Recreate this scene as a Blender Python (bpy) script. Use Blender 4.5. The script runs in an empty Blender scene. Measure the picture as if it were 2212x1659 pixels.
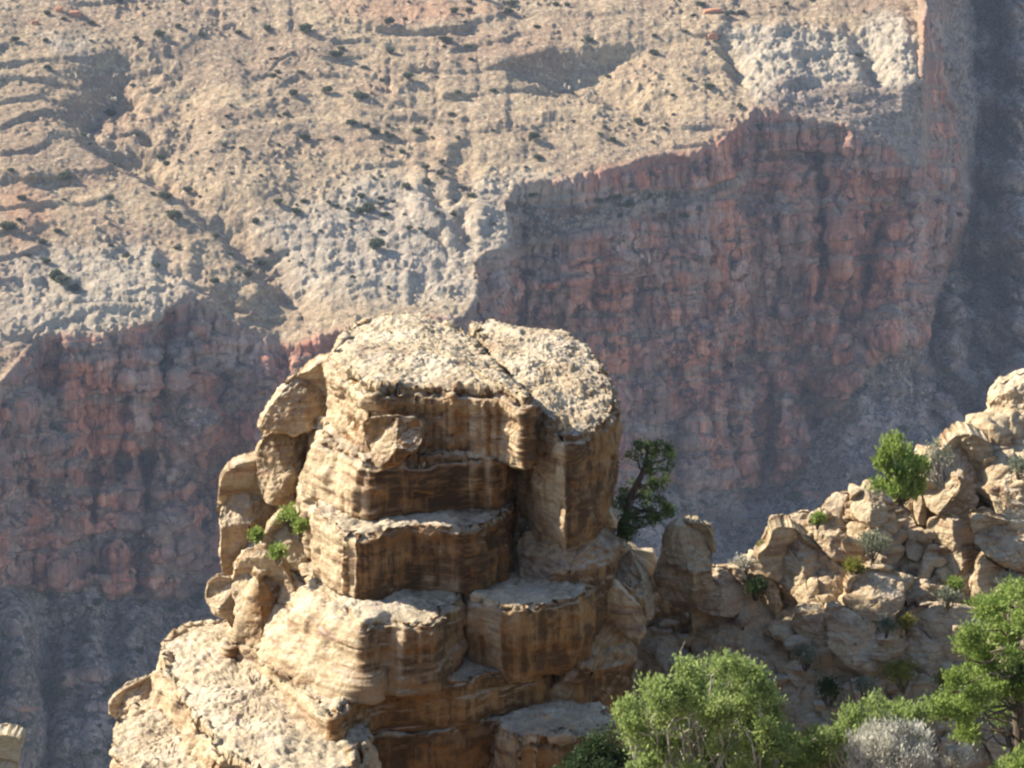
import bpy, bmesh, math, random
import numpy as np
from mathutils import Vector

# ------------------------------------------------------------------ camera, sky, sun, exposure
SC = bpy.context.scene
COL = SC.collection
PITCH = math.radians(15.0)
FPX = 1106.0 / math.tan(math.radians(10.0))
cam_d = bpy.data.cameras.new("camera")
cam = bpy.data.objects.new("camera", cam_d)
COL.objects.link(cam)
cam.location = (0, 0, 0)
cam.rotation_euler = (math.pi / 2 - PITCH, 0, 0)
cam_d.sensor_width = 36.0
cam_d.lens = 18.0 / math.tan(math.radians(10.0))
cam_d.clip_start = 0.5
cam_d.clip_end = 8000
SC.camera = cam

SUN_EL = math.radians(35.0)
SUN_AZ = math.radians(-72.0)           # measured from straight ahead, negative is to the left
SDIR = Vector((math.sin(SUN_AZ) * math.cos(SUN_EL), math.cos(SUN_AZ) * math.cos(SUN_EL), math.sin(SUN_EL)))
W = bpy.data.worlds.new("World")
SC.world = W
W.use_nodes = True
wn = W.node_tree
bg = wn.nodes["Background"]
sky = wn.nodes.new("ShaderNodeTexSky")
sky.sky_type = 'NISHITA'
sky.sun_disc = False
sky.sun_elevation = SUN_EL
sky.sun_rotation = SUN_AZ
sky.altitude = 1500
wn.links.new(sky.outputs[0], bg.inputs[0])
bg.inputs[1].default_value = 0.105
sun_d = bpy.data.lights.new("sun", 'SUN')
sun_d.energy = 5.0
sun_d.angle = math.radians(0.53)
sun_d.color = (1.0, 0.91, 0.76)
sun = bpy.data.objects.new("sun", sun_d)
COL.objects.link(sun)
sun.rotation_euler = (-SDIR).to_track_quat('-Z', 'Y').to_euler()
SC.view_settings.view_transform = 'Standard'
SC.view_settings.look = 'None'
SC.view_settings.exposure = 1.25
SC.view_settings.gamma = 1.0
SC.cycles.filter_width = 2.3
SC.cycles.max_bounces = 5
SC.cycles.diffuse_bounces = 3
SC.cycles.volume_bounces = 0
SC.cycles.transparent_max_bounces = 4

rng = np.random.default_rng(7)
random.seed(7)

# ------------------------------------------------------------------ picture helpers (2212 x 1659 reading of the photograph)
CP, SP = math.cos(PITCH), math.sin(PITCH)
def ray(px, py):
    u = (np.asarray(px, float) - 1106.0) / FPX
    v = (829.5 - np.asarray(py, float)) / FPX
    return u, CP + v * SP, -SP + v * CP
def at(px, py, Y):
    u, dy, dz = ray(px, py)
    s = Y / dy
    return np.array([u * s, Y, dz * s])
def at_z(px, py, z):
    u, dy, dz = ray(px, py)
    s = z / dz
    return np.array([u * s, dy * s, z])
def zat(py, Y):
    return float(at(1106, py, Y)[2])

# ------------------------------------------------------------------ noise
_G = rng.normal(size=(256, 3)); _G /= np.linalg.norm(_G, axis=1)[:, None]
_PT = rng.permutation(256)
_PT = np.concatenate([_PT, _PT, _PT])
_R3 = rng.random((256, 3))
def perlin(P):
    i = np.floor(P).astype(np.int64)
    f = P - i
    u = f * f * f * (f * (f * 6 - 15) + 10)
    i &= 255
    out = None
    res = np.zeros(len(P))
    for dx in (0, 1):
        wx = u[:, 0] if dx else 1 - u[:, 0]
        for dy in (0, 1):
            wy = u[:, 1] if dy else 1 - u[:, 1]
            for dz in (0, 1):
                wz = u[:, 2] if dz else 1 - u[:, 2]
                h = _PT[(_PT[(_PT[(i[:, 0] + dx) & 255] + i[:, 1] + dy) & 255] + i[:, 2] + dz) & 255]
                g = _G[h]
                d = g[:, 0] * (f[:, 0] - dx) + g[:, 1] * (f[:, 1] - dy) + g[:, 2] * (f[:, 2] - dz)
                res += wx * wy * wz * d
    return res * 1.6
def fbm(P, octv=4, gain=0.5, lac=2.03):
    a, s, out = 1.0, 1.0, np.zeros(len(P))
    for k in range(octv):
        out += a * perlin(P * s + 17.3 * k)
        a *= gain; s *= lac
    return out
def ridged(P, octv=3):
    a, s, out = 1.0, 1.0, np.zeros(len(P))
    for k in range(octv):
        out += a * (1 - 2 * np.abs(perlin(P * s + 31.7 * k)))
        a *= 0.5; s *= 2.1
    return out
def worley(P):
    i = np.floor(P).astype(np.int64)
    f = P - i
    F1 = np.full(len(P), 9.0); F2 = np.full(len(P), 9.0); ID = np.zeros(len(P))
    for dx in (-1, 0, 1):
        for dy in (-1, 0, 1):
            for dz in (-1, 0, 1):
                h = _PT[(_PT[(_PT[(i[:, 0] + dx) & 255] + i[:, 1] + dy) & 255] + i[:, 2] + dz) & 255]
                r = _R3[h]
                d = np.sqrt((dx + r[:, 0] - f[:, 0]) ** 2 + (dy + r[:, 1] - f[:, 1]) ** 2 + (dz + r[:, 2] - f[:, 2]) ** 2)
                m = d < F1
                F2 = np.where(m, F1, np.minimum(F2, d))
                ID = np.where(m, _R3[_PT[h]][:, 0], ID)
                F1 = np.where(m, d, F1)
    return F1, F2, ID
def sstep(a, b, x):
    t = np.clip((x - a) / (b - a), 0, 1)
    return t * t * (3 - 2 * t)

# ------------------------------------------------------------------ mesh helpers
def vnormals(V, F):
    n = np.zeros_like(V)
    a, b, c = V[F[:, 0]], V[F[:, 1]], V[F[:, 2]]
    fn = np.cross(b - a, c - a)
    if F.shape[1] == 4:
        fn = np.cross(c - a, V[F[:, 3]] - b)
    for k in range(F.shape[1]):
        for ax in range(3):
            n[:, ax] += np.bincount(F[:, k], fn[:, ax], minlength=len(V))
    n /= np.maximum(np.linalg.norm(n, axis=1), 1e-12)[:, None]
    return n
def mesh_from(name, V, F, mat, smooth=True, attrs=None):
    me = bpy.data.meshes.new(name)
    V = np.ascontiguousarray(V, dtype=np.float32); F = np.ascontiguousarray(F, dtype=np.int32)
    me.vertices.add(len(V)); me.vertices.foreach_set("co", V.ravel())
    k = F.shape[1]
    me.loops.add(F.size); me.loops.foreach_set("vertex_index", F.ravel())
    me.polygons.add(len(F))
    me.polygons.foreach_set("loop_start", np.arange(0, F.size, k, dtype=np.int32))
    me.polygons.foreach_set("loop_total", np.full(len(F), k, dtype=np.int32))
    me.polygons.foreach_set("use_smooth", np.full(len(F), smooth, dtype=bool))
    if attrs:
        for an, av in attrs.items():
            at_ = me.attributes.new(an, 'FLOAT', 'POINT')
            at_.data.foreach_set("value", np.ascontiguousarray(av, dtype=np.float32))
    me.update(calc_edges=True)
    me.validate()
    me.materials.append(mat)
    return me
def tag(o, label=None, cat=None, group=None, kind=None):
    if label: o["label"] = label
    if cat: o["category"] = cat
    if group: o["group"] = group
    if kind: o["kind"] = kind
    return o
def empty(name, loc, label, cat, group=None):
    o = bpy.data.objects.new(name, None)
    COL.objects.link(o)
    o.location = loc
    o.empty_display_size = 0.3
    return tag(o, label, cat, group)
def link(name, V, F, mat, parent=None, smooth=True, attrs=None, origin=None):
    """one mesh object; V is in world coordinates"""
    V = np.asarray(V, float)
    if parent is not None:
        org = np.array(parent.location if parent.parent is None else
                       (parent.parent.location + parent.location))
    elif origin is not None:
        org = np.array(origin, float)
    else:
        org = np.array([V[:, 0].mean(), V[:, 1].mean(), V[:, 2].min()])
    o = bpy.data.objects.new(name, mesh_from(name, V - org, F, mat, smooth, attrs))
    COL.objects.link(o)
    if parent is not None:
        o.parent = parent
    else:
        o.location = org
    return o
def grid_faces(nu, nv, wrap=False):
    """nu columns (may wrap), nv rows; index = row*nu+col"""
    c = np.arange(nu if wrap else nu - 1)
    r = np.arange(nv - 1)
    C, R = np.meshgrid(c, r)
    C = C.ravel(); R = R.ravel()
    C2 = (C + 1) % nu
    return np.stack([R * nu + C, R * nu + C2, (R + 1) * nu + C2, (R + 1) * nu + C], 1)

# ------------------------------------------------------------------ materials
class NT:
    def __init__(self, name):
        self.m = bpy.data.materials.new(name)
        self.m.use_nodes = True
        self.t = self.m.node_tree
        self.b = self.t.nodes["Principled BSDF"]
        self.b.inputs["Roughness"].default_value = 0.9
        self.b.inputs["Specular IOR Level"].default_value = 0.15
        self.geo = self.t.nodes.new("ShaderNodeNewGeometry")
    def n(self, typ, **kw):
        x = self.t.nodes.new(typ)
        for k, v in kw.items():
            setattr(x, k, v)
        return x
    def l(self, a, b):
        self.t.links.new(a, b)
    def pos(self, scale=(1, 1, 1), rot=(0, 0, 0)):
        mp = self.n("ShaderNodeMapping")
        mp.inputs["Scale"].default_value = scale
        mp.inputs["Rotation"].default_value = rot
        self.l(self.geo.outputs["Position"], mp.inputs[0])
        return mp.outputs[0]
    def noise(self, scale, detail=6, rough=0.6, vec=None, dist=0.0):
        x = self.n("ShaderNodeTexNoise")
        x.inputs["Scale"].default_value = scale
        x.inputs["Detail"].default_value = detail
        x.inputs["Roughness"].default_value = rough
        x.inputs["Distortion"].default_value = dist
        self.l(vec if vec is not None else self.geo.outputs["Position"], x.inputs["Vector"])
        return x.outputs[0]
    def ramp(self, fac, stops):
        x = self.n("ShaderNodeValToRGB")
        e = x.color_ramp.elements
        while len(e) < len(stops):
            e.new(0.5)
        for k, (p, c) in enumerate(stops):
            e[k].position = p
            e[k].color = (c[0], c[1], c[2], 1) if not np.isscalar(c) else (c, c, c, 1)
        self.l(fac, x.inputs[0])
        return x.outputs[0]
    def mix(self, fac, a, b, mode='MIX'):
        x = self.n("ShaderNodeMix", data_type='RGBA', blend_type=mode)
        for sock, v in ((x.inputs[0], fac), (x.inputs[6], a), (x.inputs[7], b)):
            if hasattr(v, "is_linked"):
                self.l(v, sock)
            elif np.isscalar(v):
                sock.default_value = v if sock.type == 'VALUE' else (v, v, v, 1)
            else:
                sock.default_value = (v[0], v[1], v[2], 1)
        return x.outputs[2]
    def math(self, op, a, b=0.0):
        x = self.n("ShaderNodeMath", operation=op)
        for sock, v in ((x.inputs[0], a), (x.inputs[1], b)):
            if hasattr(v, "is_linked"):
                self.l(v, sock)
            else:
                sock.default_value = v
        return x.outputs[0]
    def attr(self, name):
        x = self.n("ShaderNodeAttribute", attribute_name=name)
        return x.outputs["Fac"]
    def bump(self, h, dist, strength=1.0, prev=None):
        x = self.n("ShaderNodeBump")
        x.inputs["Distance"].default_value = dist
        x.inputs["Strength"].default_value = strength
        self.l(h, x.inputs["Height"])
        if prev is not None:
            self.l(prev, x.inputs["Normal"])
        return x.outputs[0]
    def done(self, color, normal=None):
        self.l(color, self.b.inputs["Base Color"])
        if normal is not None:
            self.l(normal, self.b.inputs["Normal"])
        return self.m
    def nz(self):
        s = self.n("ShaderNodeSeparateXYZ")
        self.l(self.geo.outputs["Normal"], s.inputs[0])
        return s.outputs[2]

def rock_mat(name, varnish=0.5, pale=(0.60, 0.48, 0.31), tan=(0.47, 0.33, 0.18), orange=(0.38, 0.21, 0.085),
             dark=(0.07, 0.042, 0.024), lichen=0.55):
    t = NT(name)
    stain_shade = t.attr('stain_shade')
    big = t.noise(0.55, 4, 0.55)
    base = t.ramp(big, [(0.30, orange), (0.45, tan), (0.62, pale), (0.8, tan)])
    warp = t.noise(0.6, 3, 0.5)
    strata = t.noise(1.0, 9, 0.72, t.pos((0.10, 0.10, 2.4)))
    base = t.mix(t.ramp(t.noise(1.3, 5, 0.7), [(0.38, 0.1), (0.58, 0.65)]), base, t.ramp(strata, [(0.30, dark), (0.40, orange), (0.50, tan), (0.58, pale), (0.68, orange), (0.78, tan)]), 'MIX')
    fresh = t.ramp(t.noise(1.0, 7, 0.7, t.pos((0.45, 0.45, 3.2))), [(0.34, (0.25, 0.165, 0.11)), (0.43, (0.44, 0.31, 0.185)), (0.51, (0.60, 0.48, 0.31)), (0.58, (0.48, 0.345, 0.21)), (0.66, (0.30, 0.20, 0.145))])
    base = t.mix(stain_shade, fresh, base)  # stained tones, also deepened to paint shade on faces away from the sun
    # desert varnish: vertical streaks on steep faces, in patches
    steep = t.ramp(t.math('ABSOLUTE', t.nz()), [(0.25, 1.0), (0.75, 0.0)])
    streak = t.noise(1.0, 6, 0.65, t.pos((5.0, 5.0, 0.45)))
    patch = t.noise(0.8, 4, 0.6, t.pos((0.9, 0.9, 1.6)))
    s = t.math('ADD', t.math('MULTIPLY', streak, 0.55), t.math('MULTIPLY', patch, 0.65))
    lo = 0.72 - 0.25 * varnish
    vmask = t.math('MULTIPLY', t.math('MULTIPLY', t.ramp(s, [(lo, 0.0), (lo + 0.10, 1.0)]), steep), t.math('ADD', t.math('MULTIPLY', stain_shade, 0.75), 0.25))
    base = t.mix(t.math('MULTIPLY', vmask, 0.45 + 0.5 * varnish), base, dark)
    pstreak = t.ramp(t.noise(1.0, 4, 0.6, t.pos((7.0, 7.0, 0.6))), [(0.63, 0.0), (0.70, 1.0)])
    base = t.mix(t.math('MULTIPLY', t.math('MULTIPLY', pstreak, steep), 0.5), base, orange)
    # lichen and grit on the tops
    up = t.ramp(t.nz(), [(0.6, 0.0), (0.86, 1.0)])
    spk = t.ramp(t.noise(5.5, 6, 0.75), [(0.45, 0.0), (0.56, 1.0)])
    top = t.mix(t.math('MULTIPLY', spk, t.ramp(t.noise(1.6, 5, 0.7), [(0.40, 0.2), (0.56, 1.0)])), (0.60, 0.51, 0.37), (0.17, 0.155, 0.125))
    top = t.mix(t.ramp(t.noise(0.9, 4, 0.6), [(0.50, 0.0), (0.58, 0.9)]), top, (0.68, 0.60, 0.48))
    base = t.mix(t.math('MULTIPLY', up, lichen), base, top)
    fine = t.noise(14.0, 6, 0.7)
    base = t.mix(0.55, base, t.ramp(fine, [(0.3, 0.62), (0.5, 0.98), (0.7, 1.15)]), 'MULTIPLY')
    h = t.math('ADD', t.noise(6.0, 8, 0.68), t.math('MULTIPLY', strata, 0.5))
    return t.done(base, t.bump(h, 0.14, 0.9))

M_ROCK = rock_mat("sandstone", 0.75, pale=(0.45, 0.30, 0.165), tan=(0.31, 0.18, 0.08), orange=(0.31, 0.14, 0.048))
M_DARK = rock_mat("varnished_sandstone", 0.85, pale=(0.38, 0.22, 0.10), tan=(0.24, 0.13, 0.056), orange=(0.34, 0.15, 0.048), dark=(0.055, 0.034, 0.02))
M_PALE = rock_mat("pale_sandstone", 0.3, pale=(0.58, 0.46, 0.30), tan=(0.48, 0.34, 0.19), orange=(0.42, 0.25, 0.11))
M_ORANGE = rock_mat("orange_sandstone", 0.7, pale=(0.44, 0.27, 0.12), tan=(0.36, 0.185, 0.065), orange=(0.34, 0.14, 0.04))
M_GREY = rock_mat("grey_limestone", 0.3, pale=(0.46, 0.38, 0.27), tan=(0.37, 0.29, 0.20), orange=(0.36, 0.23, 0.125))
M_RED = rock_mat("reddish_sandstone", 0.35, pale=(0.42, 0.30, 0.21), tan=(0.33, 0.21, 0.15), orange=(0.30, 0.16, 0.10))

# ------------------------------------------------------------------ far canyon wall and benches
def build_canyon():
    step = 2.5
    xs = np.arange(-200, 2420, step)
    ys = np.arange(1800, -170, -step)
    nx, ny = len(xs), len(ys)
    def lerp(pts):
        p = np.array(pts, float)
        return np.interp(xs, p[:, 0], p[:, 1])
    foot = lerp([(-200, 1268), (0, 1265), (200, 1272), (330, 1290), (450, 1285), (700, 1240), (1000, 1150), (1300, 1065),
                 (1470, 1066), (1690, 1040), (1740, 1000), (1800, 900), (1850, 830), (1900, 760), (1960, 735), (1995, 730)])
    rim1 = lerp([(-200, 900), (0, 833), (35, 784), (62, 750), (104, 729), (208, 732), (278, 712), (350, 692), (360, 668),
                 (420, 650), (451, 663), (503, 697), (555, 715), (580, 742), (632, 752), (680, 730), (737, 715), (1000, 690),
                 (1028, 650), (1030, 560), (1050, 545), (1100, 540), (1160, 530), (1210, 512), (1290, 490), (1400, 470),
                 (1480, 440), (1560, 415), (1620, 380), (1645, 240), (1690, 242), (1753, 262), (1831, 270), (1870, 289),
                 (1928, 324), (1948, 344), (1987, 360), (1995, 365)])
    foot2 = lerp([(-200, 900), (1095, 440), (1130, 441), (1208, 457), (1267, 449), (1306, 426), (1368, 414), (1440, 404),
                  (1499, 410), (1549, 396), (1600, 372), (1630, 345), (1646, 238), (1995, 365)])
    foot2 = np.minimum(foot2, rim1)
    rim2 = lerp([(1095, 432), (1105, 402), (1126, 394), (1169, 394), (1220, 390), (1279, 375), (1357, 359), (1400, 340),
                 (1440, 335), (1491, 340), (1518, 324), (1553, 312), (1585, 285), (1612, 265), (1624, 238), (1646, 236)])
    foot2 = np.where((xs > 1095) & (xs < 1646), foot2, rim1)
    rim2 = np.where((xs > 1095) & (xs < 1646), np.minimum(rim2, foot2), rim1)
    X, Yp = np.meshgrid(xs, ys)
    jit = 5.0 * perlin(np.stack([X.ravel() / 37.0, Yp.ravel() / 300.0, 0 * X.ravel()], 1)).reshape(X.shape) \
        + 3.0 * perlin(np.stack([X.ravel() / 11.0, 5 + Yp.ravel() / 300.0, 0 * X.ravel()], 1)).reshape(X.shape)
    Yj = Yp + jit
    def soft(a, w=3.0):
        return 1 / (1 + np.exp(-np.clip(a / w, -40, 40)))
    def n2(sx, sy, o, octv=4):
        return fbm(np.stack([X.ravel() / sx, Yp.ravel() / sy, 0 * X.ravel() + o], 1), octv).reshape(X.shape)
    spur = soft(1994 + 10 * perlin(np.stack([0 * X.ravel(), Yp.ravel() / 60.0, 3 + 0 * X.ravel()], 1)).reshape(X.shape) - X, 4.0)
    cl1 = soft(foot[None] - Yj) * soft(Yj - rim1[None]) * spur
    cl2 = soft(foot2[None] - Yj, 2) * soft(Yj - rim2[None], 2) * spur * ((foot2 - rim2)[None] > 3)
    bench = soft(rim1[None] - Yj) * soft(Yj - foot2[None]) * spur
    top = soft(rim2[None] - Yj) * spur
    # a further red wall behind the spur's right edge
    wl_ = np.interp(ys, [-170, 100, 190, 280, 380, 480, 520, 700], [2035, 2032, 2046, 2060, 2098, 2086, 2060, 2000])[:, None]
    cl3 = soft(wl_ + jit * 0.8 - X, 4.0) * (1 - spur) * soft(690 - Yp, 10)
    cl1 = np.clip(cl1 + cl3, 0, 1)
    talus = np.clip(1 - cl1 - cl2 - bench - top, 0, 1)
    # polygons of steeper, self-shaded ground on the upper slope
    def poly(pts, blur=10.0):
        p = np.array(pts, float)
        inside = np.zeros(X.shape, bool)
        dmin = np.full(X.shape, 1e9)
        for k in range(len(p)):
            x1, y1 = p[k]; x2, y2 = p[(k + 1) % len(p)]
            c = ((y1 > Yp) != (y2 > Yp))
            with np.errstate(divide='ignore', invalid='ignore'):
                xi = (x2 - x1) * (Yp - y1) / (y2 - y1 + 1e-9) + x1
            inside ^= c & (X < xi)
            L2 = (x2 - x1) ** 2 + (y2 - y1) ** 2
            tt = np.clip(((X - x1) * (x2 - x1) + (Yp - y1) * (y2 - y1)) / L2, 0, 1)
            dmin = np.minimum(dmin, np.hypot(X - x1 - tt * (x2 - x1), Yp - y1 - tt * (y2 - y1)))
        sd = np.where(inside, dmin, -dmin) + 1.6 * jit
        return sstep(-blur, blur, sd)
    def line(pts, w):
        p = np.array(pts, float)
        dmin = np.full(X.shape, 1e9)
        for k in range(len(p) - 1):
            x1, y1 = p[k]; x2, y2 = p[k + 1]
            L2 = (x2 - x1) ** 2 + (y2 - y1) ** 2
            tt = np.clip(((X - x1) * (x2 - x1) + (Yp - y1) * (y2 - y1)) / L2, 0, 1)
            dmin = np.minimum(dmin, np.hypot(X - x1 - tt * (x2 - x1), Yp + 0.6 * jit - y1 - tt * (y2 - y1)))
        return np.exp(-(dmin / w) ** 2)
    SZ = poly([(1650, 232), (1640, 200), (1690, 170), (1760, 185), (1830, 185), (1870, 160), (1925, 190), (1992, 180), (1995, 350),
               (1930, 318), (1870, 282), (1830, 265), (1753, 256), (1700, 240)], 8)
    NA = n2(70, 55, 3.7, 2); NB = n2(14, 12, 8.1, 2)
    def cut(rows):
        """hollow with a sharp left edge: rows of (image y, left edge x, depth in metres, width)"""
        r = np.array(rows, float)
        wob = 10 * perlin(np.stack([0 * Yp.ravel(), Yp.ravel() / 12.0, 4 + 0 * Yp.ravel() + r[0, 1]], 1)).reshape(X.shape) + 16 * perlin(np.stack([0 * Yp.ravel(), Yp.ravel() / 38.0, 0 * Yp.ravel() + r[0, 1]], 1)).reshape(X.shape)
        xl = np.interp(Yp, r[:, 0], r[:, 1]) + wob; d = np.interp(Yp, r[:, 0], r[:, 2], left=0, right=0); w = np.interp(Yp, r[:, 0], r[:, 3])
        dx = X - xl
        nz_ = 0.8 + 0.45 * NA + 0.05 * NB
        return 0.8 * d * nz_ * sstep(-0.48, 0.36, dx / w) * (1 - np.clip(dx / w, 0, 1)) ** 1.2
    hollow = (cut([(100, 330, 0, 150), (130, 225, 13, 260), (200, 195, 26, 300), (300, 235, 26, 240), (350, 290, 18, 170), (430, 420, 13, 120), (560, 540, 13, 100), (650, 620, 8, 70), (700, 650, 0, 60)])
              + cut([(98, 1340, 0, 80), (115, 1290, 9, 130), (150, 1190, 17, 280), (200, 1210, 17, 320), (230, 1390, 12, 180), (255, 1480, 0, 90)])
              + cut([(370, 930, 0, 60), (430, 945, 7, 80), (500, 980, 8, 90), (560, 960, 7, 90), (640, 860, 3, 130), (690, 850, 0, 100)])
              + cut([(90, 1555, 0, 40), (120, 1568, 11, 45), (170, 1598, 14, 50), (195, 1615, 0, 40)])
              + cut([(50, 1830, 0, 60), (90, 1850, 13, 75), (150, 1878, 14, 70), (205, 1900, 0, 60)])
              + cut([(205, 860, 0, 60), (225, 870, 4, 90), (250, 950, 5, 90), (280, 985, 0, 40)])
              + cut([(320, 930, 0, 60), (345, 960, 6, 90), (380, 985, 7, 80), (420, 1000, 0, 60)])
              + cut([(40, 560, 0, 50), (90, 545, 6, 120), (160, 540, 6, 90), (220, 560, 0, 60)])
              + cut([(560, 330, 0, 60), (600, 400, 5, 90), (660, 500, 6, 90), (700, 580, 0, 60)]))
    ledges = np.zeros(X.shape)
    for pts, w, a in [
        ([(60, 656), (200, 654), (300, 652), (415, 648)], 4.5, 1.0),
        ([(700, 55), (800, 68), (896, 74), (1000, 62), (1071, 51)], 8, 0.5),
        ([(830, 174), (884, 152), (960, 150), (1072, 141), (1189, 115), (1306, 103), (1392, 98)], 4, 0.8),
        ([(1050, 150), (1189, 125), (1306, 113), (1385, 108)], 3, 0.7),
        ([(849, 219), (931, 238), (962, 211), (1025, 207)], 4.5, 0.9),
        ([(1111, 287), (1228, 256), (1306, 236), (1423, 236)], 3, 0.6),
        ([(954, 332), (985, 320), (1017, 289), (1090, 275)], 7, 0.8),
        ([(1170, 260), (1300, 250), (1430, 262), (1520, 275)], 3, 0.6),
        ([(1580, 0), (1570, 50), (1540, 85), (1480, 70)], 4, 0.6),
        ([(1620, 68), (1760, 72), (1850, 80)], 3, 0.6),
        ([(0, 380), (60, 392), (130, 385), (230, 370)], 5, 0.5),
        ([(480, 60), (540, 50), (620, 66)], 5, 0.6),
        ([(360, 560), (470, 620), (560, 680), (640, 705)], 7, 0.7),
        ([(940, 400), (1000, 455), (1040, 520)], 9, 0.9),
        ([(660, 560), (720, 610), (800, 640), (880, 650)], 5, 0.7),
        ([(900, 470), (960, 500), (985, 560)], 10, 0.8),
    ]:
        ledges = np.maximum(ledges, a * line(pts, w))
    white = np.clip(poly([(1560, 60), (1700, 60), (1850, 70), (1900, 20), (1960, 40), (1992, 130), (1990, 200), (1930, 190), (1870, 190),
                          (1760, 200), (1640, 230), (1600, 160)], 14)
                    + 0.9 * poly([(560, 480), (700, 430), (800, 380), (950, 400), (1060, 470), (1040, 660), (860, 650), (640, 640)], 45)
                    + 0.8 * poly([(0, 560), (300, 520), (430, 600), (420, 640), (350, 690), (200, 735), (0, 740)], 30)
                    + 0.6 * poly([(90, 75), (200, 85), (180, 130), (110, 110)], 14)
                    + 0.6 * line([(1180, 400), (1140, 390), (1080, 400), (1060, 500)], 26)
                    + line([(1690, 246), (1753, 262), (1831, 272), (1870, 291), (1928, 326), (1960, 350)], 3.0), 0, 1)
    red = np.clip(poly([(0, 420), (60, 400), (110, 470), (60, 560), (0, 560)], 35) + 0.7 * poly([(340, 550), (440, 590), (560, 700), (470, 660), (380, 640)], 20)
                  + 0.6 * poly([(700, 0), (1000, 0), (1080, 25), (860, 62), (720, 40)], 20)
                  + 0.8 * line([(1290, 370), (1400, 350), (1500, 330), (1600, 280)], 12), 0, 1)

    tanth = (talus * 0.55 + cl1 * 6.5 + cl2 * 6.0 + bench * (2.6 + 3.4 * sstep(1330, 1600, X)) + top * 0.34)
    right = soft(X - 2000, 12)
    tanth = tanth + right * 0.1
    ledges = ledges * sstep(-0.35, 0.25, n2(110, 30, 6.2, 3))
    steep = top * 0.15 * SZ
    steep = steep + top * ledges * 2.0
    # broken ledges across the cliffs, thin red beds in the talus
    lb = sstep(0.22, 0.5, n2(170, 26, 7.7) + 0.25 * n2(30, 15, 1.2)) * cl1
    tb = np.clip(line([(-200, 1490), (0, 1483), (150, 1470), (300, 1458), (450, 1430), (560, 1420)], 7) + line([(-200, 1540), (60, 1530), (170, 1540), (260, 1530)], 5)
                 + line([(1990, 790), (2060, 782), (2100, 770)], 16) + line([(2000, 470), (2060, 480), (2140, 560), (2212, 590)], 7) + 0.8 * line([(200, 1640), (330, 1620), (420, 1650)], 12)
                 + line([(1560, 1075), (1700, 1055), (1850, 1090), (1960, 1075)], 6), 0, 1) * talus
    tb = tb * sstep(-0.25, 0.25, n2(60, 40, 4.4))
    tanth = tanth * (1 - lb) + 1.5 * lb
    steep = steep + 2.2 * tb
    roll = fbm(np.stack([X.ravel() / 190.0, Yp.ravel() / 110.0, 0 * X.ravel() + 3.3], 1), 4).reshape(X.shape)
    tfull = (tanth + steep) * np.exp(0.38 * roll * (top + bench + talus))
    c1x = np.clip(cl1 * (1 - 0.75 * lb) + 0.7 * tb, 0, 1)
    cone = poly([(372, 700), (402, 760), (425, 930), (440, 1060), (330, 1060), (338, 930), (350, 850)], 8)
    c1x = c1x * (1 - 0.65 * cone)
    tax = np.clip(0.8 * cone * cl1 + 0.75 * SZ * top + talus * (1 - 0.7 * tb) + bench + 0.75 * lb * cl1, 0, 1)
    # integrate up each column
    az, dy, dz = ray(X, Yp)
    tph = -dz / np.hypot(dy, az)
    az = np.arctan2(az, dy)
    lr0 = np.log(940.0) + 0.40 * az[0][None] + 0.6 * np.maximum(az - 0.08, 0) + 0.06 * fbm(np.stack([xs / 260.0, 0 * xs, 0 * xs + 9], 1), 3)[None]
    dt = tph[:-1] - tph[1:]
    tm = 0.5 * (tph[:-1] + tph[1:])
    inc = dt / (0.5 * (tanth[:-1] + tanth[1:]) + tm)
    dinc = dt / (0.5 * (tfull[:-1] + tfull[1:]) + tm) - inc
    lr = np.zeros(X.shape)
    lr[1:] = np.cumsum(inc, axis=0)
    lr = lr + lr0
    # above the rims neighbouring columns settle onto one common slope
    def gsm(A, sig):
        h = int(3 * sig)
        k = np.exp(-0.5 * (np.arange(-h, h + 1) / sig) ** 2); k /= k.sum()
        return np.apply_along_axis(lambda r_: np.convolve(np.pad(r_, h, mode='edge'), k, mode='valid'), 1, A)
    # one common upper surface, cut off by the rims: each wall starts where the rim leaves that surface
    lrp = np.zeros(X.shape)
    lrp[1:] = np.cumsum(dt / (0.34 + tm), axis=0)
    k0 = int(np.argmin(np.abs(ys - 760)))
    lrp = lrp - lrp[k0][None] + np.log(985.0) + 0.12 * az[k0][None]
    ri = np.clip((ys[0] - rim2) / step, 0, ny - 1); r0 = np.floor(ri).astype(int); r1 = np.minimum(r0 + 1, ny - 1); ff = ri - r0
    ci = np.arange(nx)
    lpr = lrp[r0, ci] * (1 - ff) + lrp[r1, ci] * ff
    g = lpr.copy()                                  # the walls run away to the right, never back towards the sun
    for q_ in range(1, nx):
        g[q_] = max(lpr[q_], g[q_ - 1] + (2e-5 * step if xs[q_] > 1660 else -3e-5 * step))
    ee = np.maximum(gsm((g - lpr)[None], 5)[0], 0)
    lrp = lrp + ee[None] * (1 - sstep(0, 290, rim2[None] - Yp))
    dl = lpr + ee - lr[r0, ci] * (1 - ff) - lr[r1, ci] * ff
    last = int(np.argmin(np.abs(xs - 1975)))
    dl[last:] = dl[last]
    dl = dl * (1 - 0.75 * sstep(2060, 2150, xs)) + 0.045 * sstep(1984, 2000, xs) * (1 - sstep(2080, 2150, xs))
    dl = gsm(dl[None], 3)[0]
    dls = gsm(dl[None], 26)[0]
    aa = sstep(-10, 90, Yp - foot[None])
    lr = lr + dl[None] * (1 - aa) + dls[None] * aa
    tt_ = sstep(-6, 8, rim2[None] - Yp) * spur
    lr = lr * (1 - tt_) + lrp * tt_
    # buttresses and recesses of the walls, metres towards (-) or away from (+) the viewer
    def groove(pts, w, a):
        return 1.5 * a * line(pts, 1.4 * w)
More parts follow.
